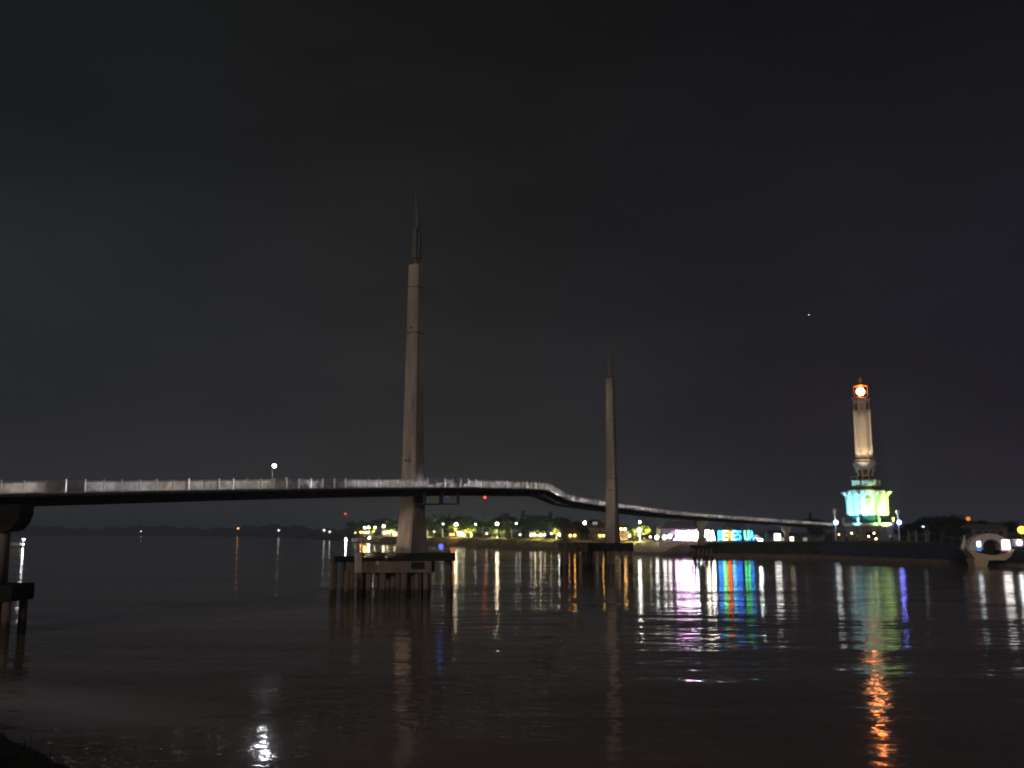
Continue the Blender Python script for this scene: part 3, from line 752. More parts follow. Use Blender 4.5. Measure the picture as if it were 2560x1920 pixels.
# ------------------------------------------------------------------ glowing letters on the far bank
def letter_sign():
    D = 372.0; g = P(1790, 1328, D)
    o = empty('letter_sign', Vector((X(1790, D), D, GZ)), 0, 'row of huge glowing coloured letters on the bank behind a bridge pier', 'sign')
    zb = P(1790, 1350, D).z; zt = P(1790, 1326.5, D).z; hgt = zt - zb
    words = [('JAMBI', 1684, 1735), ('KOTA', 1739, 1788), ('BERES', 1795, 1854), ('UA', 1861, 1886)]
    pk = (1, .58, 1); wy = (1, .95, .72)
    cols = {'JAMBI': [pk, (1, .66, 1), (1, .62, 1), (1, .7, 1), pk], 'KOTA': [(.75, .9, 1), wy, wy, (1, .9, .82)],
            'BERES': [(.03, .26, 1), (.30, 1, .32), (1, .13, .02), (.10, .55, 1), (.02, .18, 1)], 'UA': [(.10, 1, .35), (.04, .28, 1)]}
    stg = {'JAMBI': 26, 'KOTA': 44, 'BERES': 13, 'UA': 12}
    for wd, pa, pb in words:
        n = len(wd); wts = [.45 if c == 'I' else 1.0 for c in wd]; tot = sum(wts); acc = 0
        for c, wt, cl in zip(wd, wts, cols[wd]):
            x0 = X(pa + (pb - pa) * acc / tot, D); acc += wt; x1 = X(pa + (pb - pa) * acc / tot, D)
            cu = bpy.data.curves.new('letter', 'FONT'); cu.body = c; cu.extrude = .18; cu.offset = .008; cu.resolution_u = 3
            to = bpy.data.objects.new('tmp', cu); COL.objects.link(to)
            bpy.context.view_layer.update()
            me = bpy.data.meshes.new_from_object(to.evaluated_get(bpy.context.evaluated_depsgraph_get()))
            bpy.data.objects.remove(to)
            xs = [v.co.x for v in me.vertices]; ys = [v.co.y for v in me.vertices]
            sx = (x1 - x0) * .90 / max(max(xs) - min(xs), .01); sy = hgt / (max(ys) - min(ys))
            for v in me.vertices:
                x, y, z = v.co; v.co = ((x - min(xs)) * sx + x0 - o.location.x + (x1 - x0) * .05, -z, (y - min(ys)) * sy + zb - GZ)
            me.name = 'letter'; me.materials.clear(); me.materials.append(glow('letter_light', cl, stg[wd]))
            lo = bpy.data.objects.new('letter', me); COL.objects.link(lo); lo.parent = o
    for z in (zb - GZ - .12, zb - GZ + hgt * .5):
        MB().box(((X(1684, D) + X(1886, D)) / 2 - o.location.x, .45, z), (X(1886, D) - X(1684, D), .12, .14)).build('rail', M['dark_pole'], o)
    for k in range(13):
        x = X(1684 + 202 * k / 12, D) - o.location.x
        MB().box((x, .55, (zb - GZ + hgt * .6) / 2), (.14, .08, zb - GZ + hgt * .6)).build('support', M['dark_pole'], o)
letter_sign()

# ------------------------------------------------------------------ lamps on the far bank
SH = [(700, 1400), (820, 978), (900, 742), (1100, 597), (1300, 489), (1500, 400), (1700, 348), (2000, 330), (2300, 279), (2560, 245), (2700, 235)]
def shoreD(px):
    for (a, da), (b, db) in zip(SH[:-1], SH[1:]):
        if a <= px <= b: return da + (db - da) * (px - a) / (b - a)
    return SH[0][1] if px < SH[0][0] else SH[-1][1]
def bankD(px, extra=0):
    return shoreD(px) + (46 if px < 950 else 34 if px < 1300 else 24 if px < 1520 else 20) + extra
GLOW = {}
def lamp_glow(col, s):
    k = (col, s)
    if k not in GLOW: GLOW[k] = glow('lamp_light', col, s)
    return GLOW[k]
WARM, WHITE, AMBER = (1, .86, .55), (.95, .98, 1), (1, .42, .06)
def street_lamp(px, py, label, col=WARM, s=170, r=.42, D=None, style=0, group='street lamps on the far bank'):
    D = D or bankD(px)
    b = Vector((X(px, D), D, GZ)); z = P(px, py, D).z - GZ
    o = empty('street_lamp', b, random.uniform(0, 6), label, 'street lamp', group)
    MB().lathe((0, 0, 0), [(.22, -.8), (.22, .35), (.12, .5)], 10).build('base', M['pole'], o)
    if style == 0:      # globe on top
        MB().tube([(0, 0, .4), (0, 0, z - r)], [.10, .06], 8).build('pole', M['pole'], o)
        MB().ball((0, 0, z), r, 14, 9).build('globe', lamp_glow(col, s), o, True)
        MB().lathe((0, 0, z - r), [(.10, -.12), (.2, -.02), (.2, .06)], 10).build('collar', M['dark_pole'], o)
    else:               # curved arm with a hanging head
        MB().tube([(0, 0, .4), (0, 0, z - .3), (.25, 0, z + .25), (.9, 0, z + .45), (1.5, 0, z + .3)], [.10, .08, .06, .05, .05], 8).build('pole', M['pole'], o)
        MB().lathe((1.5, 0, z + .32), [(.34, -.22), (.36, -.05), (.12, .1)], 12).build('hood', M['dark_pole'], o)
        MB().ball((1.5, 0, z - .02), r, 14, 8, sz=.7).build('lens', lamp_glow(col, s), o, True)
    return o
street_lamp(958, 1316, 'big bright globe lamp left of the tall pylon, rightmost of that cluster', s=120, r=.62)
street_lamp(937, 1318, 'small globe lamp between two brighter lamps left of the tall pylon', s=60, r=.4)
street_lamp(921, 1318.5, 'right lamp of the bright pair at the far dock left of the tall pylon', s=110, r=.55)
street_lamp(911, 1319.5, 'left lamp of the bright pair at the far dock left of the tall pylon', s=110, r=.5)
street_lamp(1107, 1310, 'small white lamp just right of the tall pylon among dark trees', WHITE, 26, .32)
street_lamp(1140, 1311, 'large warm globe lamp shining on a yellow green tree right of the tall pylon', s=120, r=.62)
street_lamp(1189, 1311, 'small white lamp above the yellow green lit trees', WHITE, 26, .30)
street_lamp(1243, 1309.5, 'large warm street lamp midway between the two pylons', (1, .80, .52), 120, .62, style=0)
street_lamp(1291, 1308.5, 'small white lamp against tall dark trees between the pylons', WHITE, 26, .30)
street_lamp(1462, 1307, 'large amber haloed street lamp left of the farther pylon', (1, .72, .36), 130, .56)
street_lamp(1398, 1337, 'low white lamp behind the mooring dolphin', WHITE, 60, .33)
street_lamp(1600, 1305, 'high white lamp over the lit tree right of the farther pylon', WHITE, 60, .33)
street_lamp(1598, 1326, 'big white globe lamp inside the lit tree right of the farther pylon', (.97, 1, .94), 45, .66, D=bankD(1598) - 2)
street_lamp(1642, 1343.5, 'white lamp at the left end of the letter sign', WHITE, 16, .75)
street_lamp(1661, 1343, 'cool white lamp next to the letter sign, second from its left end', (1, .95, .86), 16, .75)
street_lamp(1674, 1341, 'white lamp touching the first glowing letter', (1, .95, .9), 16, .75)
street_lamp(2321, 1316, 'pale bluish street lamp right of the tower above dark trees', (.8, .95, 1), 3, .42, D=330, style=1)
street_lamp(2412, 1319, 'pale warm lamp above the boat shaped pavilion', (1, .85, .7), 3, .40, D=318, style=1)
street_lamp(2424, 1297, 'dim orange lamp glowing high behind the boat shaped pavilion', (1, .26, .06), 1.0, .8, D=372)
street_lamp(2556, 1325, 'big orange lamp cut by the right edge of the picture', (1, .33, .03), 9, 1.2, D=320)

for px, py, col, s_, lb in ((1085, 1329, WARM, 10, 'tiny path lamp right of the tall pylon foot'), (1160, 1338, WARM, 14, 'tiny path lamp in front of the white canopied stall'), (1217, 1334, WARM, 10, 'tiny path lamp left of the middle street lamp'),
                            (1300, 1337, WARM, 10, 'tiny path lamp on the mounds, first right of the small white lamp'), (1328, 1338, WHITE, 10, 'tiny path lamp left of the pale lit stall'), (1362, 1337, WARM, 10, 'tiny path lamp right of the pale lit stall'), (1378, 1334, WARM, 8, 'tiny path lamp left of the mooring dolphin'),
                            (1540, 1338, WARM, 8, 'tiny path lamp hidden behind the farther pylon foot'), (1574, 1340, WARM, 10, 'tiny path lamp left of the lit tree at the farther pylon'), (1626, 1342, WARM, 10, 'tiny path lamp between the lit tree and the letter sign'), (975, 1330, WARM, 14, 'tiny path lamp under the far bright globe lamp'), (888, 1332, WARM, 12, 'tiny path lamp at the left end of the far dock')):
    if px == 1540: continue
    D = bankD(px, -4); z = max(P(px, py, D).z - GZ, 1.2)
    o = empty('path_lamp', (X(px, D), D, GZ), 0, lb, 'lamp', 'path lamps on the far bank')
    MB().tube([(0, 0, -.9), (0, 0, z - .2)], .05, 6).build('post', M['dark_pole'], o)
    MB().ball((0, 0, z), .28, 10, 7).build('globe', lamp_glow(col, s_ * 2), o, True)
# tiny lights on the distant shore, red beacons on masts
def shore_light(px, py, D, col, s, r, label):
    b = Vector((X(px, D), D, GZ)); z = max(P(px, py, D).z - GZ, 3.0)
    o = empty('shore_light', b, 0, label, 'lamp', 'lights on the distant shore')
    MB().tube([(0, 0, -.2), (0, 0, z)], .15, 6).build('pole', M['dark_pole'], o)
    MB().ball((0, 0, z), r, 10, 7).build('globe', lamp_glow(col, s), o, True)
shore_light(352, 1328, 2080, WHITE, 12, .9, 'faint white light on the distant shore under the bridge, leftmost')
shore_light(594, 1321, 1870, (1, .36, .08), 22, 1.1, 'orange light on the distant treeline under the bridge')
shore_light(696, 1326, 1650, WHITE, 14, .9, 'white light on the distant shore right of the orange one')
shore_light(810, 1326, 1150, (.95, 1, .95), 18, .6, 'white light on the shore left of the lit dock')
shore_light(824, 1334.5, 1060, (.9, 1, .95), 16, .5, 'dim low light on the shore beside the lit dock')
def mast(px, py, D, r, s, label):
    b = Vector((X(px, D), D, GZ)); z = P(px, py, D).z - GZ
    o = empty('radio_mast', b, 0, label, 'mast', 'masts with red beacons')
    legs = [(1.2, 0), (-.6, 1.04), (-.6, -1.04)]
    for x, y in legs: MB().tube([(x, y, -.2), (x * .15, y * .15, z - .8)], .07, 5).build('leg', M['dark_pole'], o)
    mb = MB(); n = max(6, int(z / 2.2))
    for k in range(n):
        f0, f1 = 1 - .85 * k / n, 1 - .85 * (k + 1) / n
        for q in range(3):
            x0, y0 = legs[q]; x1, y1 = legs[(q + 1) % 3]
            mb.tube([(x0 * f0, y0 * f0, (z - .8) * k / n), (x1 * f1, y1 * f1, (z - .8) * (k + 1) / n)], .035, 4)
    mb.build('lattice', M['dark_pole'], o)
    MB().ball((0, 0, z), r, 12, 8).build('beacon', glow('red_beacon', (1, .035, .03), s), o, True)
mast(1212, 1243.5, 760, .62, 18, 'radio mast with bright red beacon seen just below the bridge deck')
mast(862, 1285, 1400, .62, 24, 'distant mast with small red beacon left of the tall pylon')
# one bright star
st = MB().ball((0, 0, 0), 3.4, 8, 6).build('star', glow('star_light', (1, .98, .95), 4.5), None, True, P(2022, 787, 9000))
tag(st, 'single small bright star in the night sky left of the tower', 'star')

# ------------------------------------------------------------------ trees
def crown_mesh(seed, h, w, clumps, leaves, size, cone=False):
    rg = random.Random(seed); mb = MB(); cs = []
    for k in range(clumps):
        if cone:
            t = rg.random() ** .8; rr = w * (1.02 - t) * rg.uniform(.2, .9); a = rg.uniform(0, 6.283)
            cs.append((Vector((rr * math.cos(a), rr * math.sin(a), h * (.22 + .78 * t))), w * rg.uniform(.18, .34) * (1.15 - t)))
        else:
            a = rg.uniform(0, 6.283); el = rg.uniform(-.6, 1.5); rr = w * rg.uniform(.25, .85)
            cs.append((Vector((rr * math.cos(a) * math.cos(el), rr * math.sin(a) * math.cos(el), h * .64 + h * .30 * math.sin(el) * rg.uniform(.5, 1.15))), w * rg.uniform(.22, .46)))
    for k in range(leaves):
        c, cr = cs[rg.randrange(len(cs))]
        d = Vector((rg.gauss(0, 1), rg.gauss(0, 1), rg.gauss(0, .8))).normalized() * cr * rg.random() ** .4
        p = c + d; s = size * rg.uniform(.55, 1.3)
        q = Euler((rg.uniform(-.9, .9), rg.uniform(-.9, .9), rg.uniform(0, 6.28))).to_matrix()
        vs = [p + q @ Vector(v) for v in ((-s, 0, 0), (0, -s * .45, .1 * s), (s, 0, -.15 * s), (0, s * .45, .1 * s))]
        mb.add(vs, [(0, 1, 2, 3)])
    return mb, cs
def trunk_mesh(seed, h, w, cs):
    rg = random.Random(seed + 50); mb = MB()
    bend = Vector((rg.uniform(-.3, .3), rg.uniform(-.3, .3), 0))
    top = Vector((bend.x, bend.y, h * .62))
    mb.tube([(0, 0, -.3), tuple(bend * .4 + Vector((0, 0, h * .3))), tuple(top)], [h * .03, h * .022, h * .012], 8)
    for c, cr in cs[:7]:
        s = Vector((bend.x * .6, bend.y * .6, h * rg.uniform(.3, .5)))
        mb.tube([tuple(s), tuple(s.lerp(c, .55) + Vector((0, 0, .2))), tuple(c)], [h * .011, h * .008, h * .004], 5)
    return mb
PROTO = {}
def proto(kind, leafm):
    k = (kind, leafm)
    if k not in PROTO:
        sp = {'round': (8.0, 3.3, 16, 2600, .32, False), 'wide': (9.0, 4.6, 22, 3600, .40, False), 'tall': (13.0, 3.6, 26, 3600, .42, True), 'small': (5.0, 2.2, 12, 1500, .25, False), 'dense': (7.0, 3.4, 20, 3400, .34, False)}[kind]
        mb, cs = crown_mesh(sum(map(ord, kind)), sp[0], sp[1], sp[2], sp[3], sp[4], sp[5])
        c = mb.build('crown', M[leafm]); t = trunk_mesh(3, sp[0], sp[1], cs).build('trunk', M['bark'])
        PROTO[k] = (c.data, t.data, sp[0]); bpy.data.objects.remove(c); bpy.data.objects.remove(t)
    return PROTO[k]
def tree(px, top_py, D, kind, leafm, label, group=None, z=GZ, wide=1.45):
    cm, tm, h = proto(kind, leafm)
    H = P(px, top_py, D).z - z; s = H / h
    o = empty('tree', (X(px, D), D, z), random.uniform(0, 6.28), label, 'tree', group)
    for nme, me in (('trunk', tm), ('crown', cm)): link_mesh(nme, me, o, (0, 0, 0), 0, (s * wide, s * wide, s))
    return o
rt = random.Random(21)
LIT = 'trees lit by the street lamps'
for px, tp, kind, lm, lb, ex in (
    (1068, 1312, 'round', 'leaf_light', 'lamp lit yellow green tree hard by the right edge of the tall pylon', 0),
    (1081, 1314, 'small', 'leaf_light', 'small lit tree right of the tall pylon, second from it', -2),
    (1133, 1309, 'round', 'leaf_light', 'bright yellow green tree under the large warm lamp', 3),
    (1165, 1314, 'round', 'leaf_light', 'spiky yellow green lit tree between large warm lamp and white lamp', -3),
    (1178, 1312, 'small', 'leaf_light', 'tall narrow lit tree directly below the small white lamp', 0),
    (1231, 1318, 'small', 'leaf_mid', 'small lit tree left of the lamp between the pylons', -3),
    (1254, 1313, 'round', 'leaf_mid', 'lit tree right of the lamp between the pylons', 2),
    (1268, 1308, 'small', 'leaf_light', 'thin lit tree standing alone right of the middle lamp', -2),
    (1345, 1322, 'wide', 'leaf_mid', 'low spreading half lit tree behind the grassy mounds', 8),
    (1392, 1318, 'wide', 'leaf_light', 'yellowish lit tree behind the mooring dolphin', 6),
    (1458, 1317, 'dense', 'leaf_dark', 'round dark clipped tree below the amber lamp', -6),
    (1585, 1322, 'round', 'leaf_light', 'lit tree left of the big white globe lamp', -1),
    (1612, 1310, 'round', 'leaf_light', 'lit leafy tree enclosing the big white globe lamp', 3),
    (1612, 1336, 'small', 'leaf_light', 'low lit shrub like tree at the water right of the farther pylon', -14),
    (928, 1320, 'small', 'leaf_light', 'small lit tree by the far dock lamps', 4),
    (975, 1320, 'wide', 'leaf_light', 'lit tree right of the far dock lamps', 6),
    (996, 1324, 'wide', 'leaf_mid', 'low lit tree left of the tall pylon foot', 4),
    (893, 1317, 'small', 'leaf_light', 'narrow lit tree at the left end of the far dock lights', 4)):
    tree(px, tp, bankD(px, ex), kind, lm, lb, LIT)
DARK = 'dark trees behind the bank lamps'
ORD = ['first', 'second', 'third', 'fourth', 'fifth', 'sixth', 'seventh', 'eighth', 'ninth', 'tenth', 'eleventh', 'twelfth', 'thirteenth', 'fourteenth']
cnt = {}
def dark_label(px):
    z_ = 'left of the tall pylon' if px < 1030 else 'behind lamps just right of the tall pylon' if px < 1243 else 'behind lamps left of the farther pylon'
    cnt[z_] = cnt.get(z_, 0) + 1
    return 'dark bank tree %s, %s from the left' % (z_, ORD[cnt[z_] - 1])
for px, tp in ((880, 1306), (905, 1302), (932, 1300), (958, 1298), (985, 1304), (1006, 1300), (1060, 1296), (1085, 1284), (1105, 1290), (1122, 1286), (1150, 1292), (1180, 1300), (1210, 1306),
               (1236, 1304), (1262, 1288), (1280, 1292), (1308, 1276), (1318, 1286), (1338, 1290), (1355, 1296), (1376, 1282), (1392, 1296), (1415, 1300), (1440, 1306), (1480, 1304)):
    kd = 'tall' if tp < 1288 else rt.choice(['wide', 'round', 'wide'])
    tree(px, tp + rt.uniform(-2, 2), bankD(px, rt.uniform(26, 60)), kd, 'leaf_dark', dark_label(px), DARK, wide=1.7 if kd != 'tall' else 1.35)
DARK2 = 'dark trees on the right bank'
for k_t, (px, tp, D) in enumerate(((2028, 1282, 436), (2040, 1300, 430), (2262, 1320, 400), (2300, 1306, 380), (2330, 1296, 372), (2352, 1300, 360), (2380, 1292, 380), (2450, 1304, 400), (2490, 1308, 410), (2525, 1306, 420))):
    tree(px, tp, D, 'tall' if tp == 1282 else 'wide', 'leaf_dark', 'pointed dark tree left of the tower above the bridge end' if k_t == 0 else 'low dark tree left of the tower beside a pointed one' if k_t == 1 else 'dark tree on the bank right of the tower, %s from the tower' % ORD[k_t - 2], DARK2, wide=1.8 if tp != 1282 else 1)
for px, tp, D, lb in ((2374, 1312, 312, 'grey green tree with pale trunk left of the boat shaped pavilion'), (2400, 1318, 306, 'grey green bushy tree just left of the pavilion arch'), (2340, 1330, 300, 'low dark bush left of the grey green trees')):
    tree(px, tp, D, 'round', 'leaf_mid', lb)
for px, tp, D, lb in ((2178, 1330, 372, 'dark clipped round bush in front of the tower terrace'), (2118, 1346, 360, 'low dark bush at the left foot of the tower lawn'), (2230, 1345, 362, 'low dark bush at the right foot of the tower lawn')):
    tree(px, tp, D, 'dense', 'leaf_dark', lb, 'bushes before the tower', wide=1.6)

# uplights added to brighten the lamp lit trees
def uplight(px, ex, en, label, col=(1, .92, .42)):
    D = bankD(px, ex) - 6; b = Vector((X(px, D), D, GZ))
    o = empty('added_tree_uplight', b, 0, label, 'floodlight', 'added uplights among the bank trees')
    MB().box((0, 0, .15), (.3, .3, .3)).build('base', M['dark_pole'], o)
    MB().box((0, .05, .42), (.46, .30, .30)).build('housing', M['dark_pole'], o)
    MB().box((0, .215, .42), (.38, .02, .22)).build('lens', glow('added_uplight_lens', col, 6), o)
    spot('spot', (0, .4, .5), (0, 6, 5.0), en, col, 120, o, .6)
for px, ex, en, lb in ((1072, 0, 2600, 'added tree uplight in the grass right of the tall pylon foot'), (1135, 3, 3600, 'added tree uplight below the large warm lamp'), (1168, -3, 4200, 'added tree uplight below the spiky yellow green tree'),
                       (1240, 0, 2200, 'added tree uplight left of the middle lamp'), (1262, 0, 2600, 'added tree uplight right of the middle lamp'), (1345, 8, 1800, 'added tree uplight behind the grassy mounds'),
                       (1390, 6, 2400, 'added tree uplight behind the mooring dolphin'), (1586, -1, 2400, 'added tree uplight left of the big white globe lamp'), (1612, 3, 2600, 'added tree uplight right of the big white globe lamp'),
                       (928, 4, 3600, 'added tree uplight by the far dock lamps'), (975, 6, 4800, 'added tree uplight right of the far dock lamps'), (996, 4, 3600, 'added tree uplight left of the tall pylon foot')):
    uplight(px, ex, en * 14, lb)

# distant wood along the far shore: one mass
fw = MB(); rg = random.Random(11)
for k in range(15000):
    px = rg.uniform(-420, 905)
    D = 2440 - max(0, px - 420) * 2.75 + rg.uniform(0, 160) if px < 830 else 1180 - (px - 830) * 3.0 + rg.uniform(0, 120)
    x = X(px, D)
    top = 15 + 5 * math.sin(px * .021) + 3.5 * math.sin(px * .093 + 1) + 2.5 * math.sin(px * .31)
    top *= .72
    z = GZ - 3 + (top + 3) * rg.random() ** .75 * (D / 2300) ** .5
    s = (4.6 if D > 1600 else 2.9) * rg.uniform(.6, 1.3)
    q = Euler((rg.uniform(.4, 1.9), rg.uniform(-.7, .7), rg.uniform(-.8, .8))).to_matrix()
    fw.add([Vector((x, D, z)) + q @ Vector(v) for v in ((-s, 0, 0), (0, -s * .6, .2 * s), (s, 0, 0), (0, s * .6, .2 * s))], [(0, 1, 2, 3)])
tag(fw.build('far_wood', M['leaf_dark']), 'distant dark wood along the horizon on the left', kind='stuff')

# ------------------------------------------------------------------ buildings and stalls on the far bank
def gable(mb, x0, x1, y0, y1, z0, z1, over=.4, mi=0, th=.12):
    ym = (y0 + y1) / 2
    for s_ in (-1, 1):
        ye = y0 - over if s_ < 0 else y1 + over
        mb.add([(x0 - over, ye, z0), (x1 + over, ye, z0), (x1 + over, ym, z1), (x0 - over, ym, z1), (x0 - over, ye, z0 + th), (x1 + over, ye, z0 + th), (x1 + over, ym, z1 + th), (x0 - over, ym, z1 + th)],
               [(0, 1, 2, 3), (7, 6, 5, 4), (0, 4, 5, 1), (3, 2, 6, 7), (0, 3, 7, 4), (1, 5, 6, 2)], mi)
def house(px0, px1, eave_py, ridge_py, D, depth, label, wallm, roofm, windows=(), hip=0.0, cat='building', name='building'):
    x0, x1 = X(px0, D), X(px1, D); xc = (x0 + x1) / 2; w = x1 - x0
    o = empty(name, (xc, D, GZ), 0, label, cat)
    ze, zr = P(px0, eave_py, D).z - GZ, P(px0, ridge_py, D).z - GZ
    MB().box((0, depth / 2, ze / 2 - .1), (w, depth, ze + .2)).build('wall', M[wallm], o)
    hx = w / 2 + .6; r = MB()
    hi = hip * w / 2
    r.add([(-hx, -.6, ze + .1), (hx, -.6, ze + .1), (hx, depth + .6, ze + .1), (-hx, depth + .6, ze + .1), (-hx + hi + .6, depth / 2, zr), (hx - hi - .6, depth / 2, zr)],
          [(0, 1, 5, 4), (2, 3, 4, 5), (1, 2, 5), (3, 0, 4), (3, 2, 1, 0)]).build('roof', M[roofm], o)
    for (wx, wz, ww, wh, m) in windows:
        f = MB().box((wx * w / 2, -.06, wz), (ww + .2, .10, wh + .2)).build('window', M['dark_pole'], o)
        MB().box((wx * w / 2, -.13, wz), (ww, .05, wh)).build('pane', m if not isinstance(m, str) else M[m], f)
    return o
lit_w = glow('lit_window_white', (1, .96, .92), 9); lit_y = glow('lit_window_warm', (1, .80, .58), 3.2); lit_g = glow('lit_window_dim', (.62, .72, .66), .32); lit_y2 = glow('lit_window_yellow', (.8, .75, .45), .35)
house(1656, 1772, 1322, 1302, 388, 16, 'large pale hall with hipped roof behind the glowing letters', 'wall_grey', 'wall_grey', [(-.55, 3.2, 2, 2, 'glass_dark'), (0, 3.2, 2, 2, 'glass_dark'), (.55, 3.2, 2, 2, 'glass_dark')], hip=.35)
house(1824, 1867, 1320, 1307, 396, 12, 'grey pavilion roof rising behind the last glowing letters', 'wall_grey', 'wall_grey', [(0, 4, 2, 2, 'glass_dark')], hip=.1)
house(1925, 1958, 1335, 1326, 372, 7, 'dark kiosk with one big glowing white window right of the letter sign', 'wall_grey', 'roof', [(.12, P(1943, 1342, 372).z - GZ, 2.3, 2.6, lit_w), (.92, P(1943, 1349, 372).z - GZ, 1.0, 1.5, lit_y2)])
house(1968, 1998, 1340, 1331, 372, 7, 'small dark kiosk with warm lit window by the bridge pier', 'wall_warm', 'roof', [(-.25, P(1979, 1348.5, 372).z - GZ, 1.5, 2.1, lit_y)])
house(2002, 2030, 1341, 1333, 371, 7, 'dim kiosk with greyish window left of the tower', 'wall_grey', 'roof', [(-.25, P(2012, 1350, 371).z - GZ, 1.5, 1.8, lit_g)])
house(2034, 2062, 1336, 1324, 392, 9, 'dark low house under the bridge end', 'wall_grey', 'roof_red', [(-.4, 2, 1, 1.2, 'glass_dark'), (.4, 2, 1, 1.2, 'glass_dark')])
house(1404, 1452, 1322, 1312, 462, 9, 'dim house behind the orange stalls left of the farther pylon', 'wall_warm', 'roof_red', [(-.5, 3, 1.2, 1.4, 'glass_dark'), (.5, 3, 1.2, 1.4, 'glass_dark')])
house(1470, 1518, 1321, 1308, 450, 9, 'brownish house partly hidden by the farther pylon', 'wall_warm', 'roof_red', [(-.5, 3, 1.2, 1.4, 'glass_dark')])
house(2430, 2520, 1322, 1310, 345, 9, 'long dark shop row behind the boat shaped pavilion', 'wall_grey', 'roof', [(-.6, 3, 1.2, 1.4, 'glass_dark'), (-.2, 3, 1.2, 1.4, 'glass_dark'), (.2, 3, 1.2, 1.4, 'glass_dark'), (.6, 3, 1.2, 1.4, 'glass_dark')])
# little lit billboard
b = Vector((X(1488, 436), 436, GZ)); zb_ = P(1488, 1308, 436).z - GZ
bb = empty('billboard', b, 0, 'small faint lit billboard high beside the farther pylon', 'billboard')
MB().tube([(0, .1, 0), (0, .1, zb_ - 1)], .14, 8).build('post', M['dark_pole'], bb)
MB().box((0, .1, zb_), (2.6, .2, 1.7)).build('frame', M['dark_pole'], bb)
for k, x in enumerate((-.55, .55)): MB().box((x, -.02, zb_), (.8, .04, 1.1)).build('lit_panel', glow('billboard_light', (.8, .85, 1), .35), bb)

def stall(px, py, D, label, col, s, w=4.2, r=.32, canopy='wall_warm'):
    o = empty('food_stall', (X(px, D), D, GZ), random.uniform(-.2, .2), label, 'stall', 'lit stalls on the far bank')
    h = max(P(px, py, D).z - GZ + .55, 2.3)
    for x in (-w / 2, w / 2):
        for y in (0, 2.6): MB().tube([(x, y, -.1), (x, y, h)], .06, 6).build('post', M['dark_pole'], o)
    cm = MB(); gable(cm, -w / 2, w / 2, 0, 2.6, h, h + 1.0, .5); cm.build('canopy', M[canopy], o)
    MB().box((0, .25, .5), (w - .4, .6, 1.0)).build('counter', M['wood'], o)
    MB().box((0, 2.5, h / 2), (w, .08, h - .1)).build('back_sheet', M[canopy], o)
    for x in (-w * .18, w * .2): MB().ball((x, .1, h - .55), r, 10, 7).build('bulb', lamp_glow(col, s), o, True)
stall(1431, 1339, 428, 'orange glowing stall behind the mooring dolphin', AMBER, 34, 5.0, .42)
stall(1504, 1340, 418, 'orange lit stall just left of the farther pylon', (1, .50, .08), 30, 4.0, .40)
stall(1558, 1323, 404, 'orange lit tall stand just right of the farther pylon', (1, .48, .14), 36, 4.0, .45)
stall(904, 1330, 830, 'small orange lit stall at the far dock', AMBER, 90, 5.0, .5)
stall(916, 1331, 822, 'yellow lit stall beside the orange one at the far dock', (1, .66, .2), 90, 4.6, .5)
stall(1130, 1337, 590, 'small stall with red orange lamp below the yellow green tree', (1, .22, .05), 60, 4.0, .34)
stall(1344, 1336.5, 512, 'pale lit stall behind the grassy mounds between the pylons', (1, .85, .6), 36, 7.5, .34, 'canvas_white')
stall(1150, 1334, 596, 'white canopied stall right of the red orange lamp', (1, .9, .62), 30, 5.0, .3, 'canvas_white')
stall(990, 1331, 735, 'low yellow lit stall left of the tall pylon foot', (1, .82, .45), 50, 6.0, .35, 'canvas_white')
stall(965, 1331, 760, 'yellow lit stall under the far bright globe lamp', (1, .84, .5), 50, 6.0, .35, 'canvas_white')
# white tent right of the letters
td = empty('tent', (X(1897, 366), 366, GZ), 0, 'white lit peaked tent at the right end of the letter sign', 'tent')
hT = P(1897, 1336, 366).z - GZ
MB().add([(-2.4, 0, 1.1), (2.4, 0, .5), (2.4, 3.4, .5), (-2.4, 3.4, 1.1), (-.4, 1.7, hT)], [(0, 1, 4), (1, 2, 4), (2, 3, 4), (3, 0, 4), (3, 2, 1, 0)]).build('canvas', M['canvas_white'], td)
for x, z in ((-2.3, 1.1), (2.3, .5)):
    for y in (.1, 3.3): MB().tube([(x, y, -.1), (x, y, z)], .05, 6).build('post', M['pole'], td)
lt = MB().box((0, -1.6, .5), (1.2, .2, .2)).build('tent_lamp', glow('tent_lamp', (.85, 1, .96), 260), td)
# balustrade posts at the tower lawn
for px, D, lb in ((2084, 376, 'pale stone pillar at the bridge end, leftmost of three'), (2096, 374, 'pale stone pillar at the bridge end, middle of three'), (2106, 377, 'pale stone pillar at the bridge end, rightmost of three'),
                  (2272, 352, 'dim stone pillar right of the tower, left one'), (2290, 350, 'dim stone pillar right of the tower, right one'), (2314, 346, 'small dim pillar right of the tower near dark trees')):
    h = 3.2
    o = empty('gate_pillar', (X(px, D), D, GZ), 0, lb, 'pillar', 'pillars around the tower lawn')
    MB().box((0, 0, .2), (1.0, 1.0, .6)).build('base', M['old_concrete'], o)
    MB().box((0, 0, h / 2 + .3), (.66, .66, h - .4), top=(.6, .6)).build('shaft', M['old_concrete'], o)
    MB().box((0, 0, h + .22), (.9, .9, .24)).build('capital', M['old_concrete'], o)
    MB().ball((0, 0, h + .62), .32, 10, 7).build('finial', M['old_concrete'], o, True)
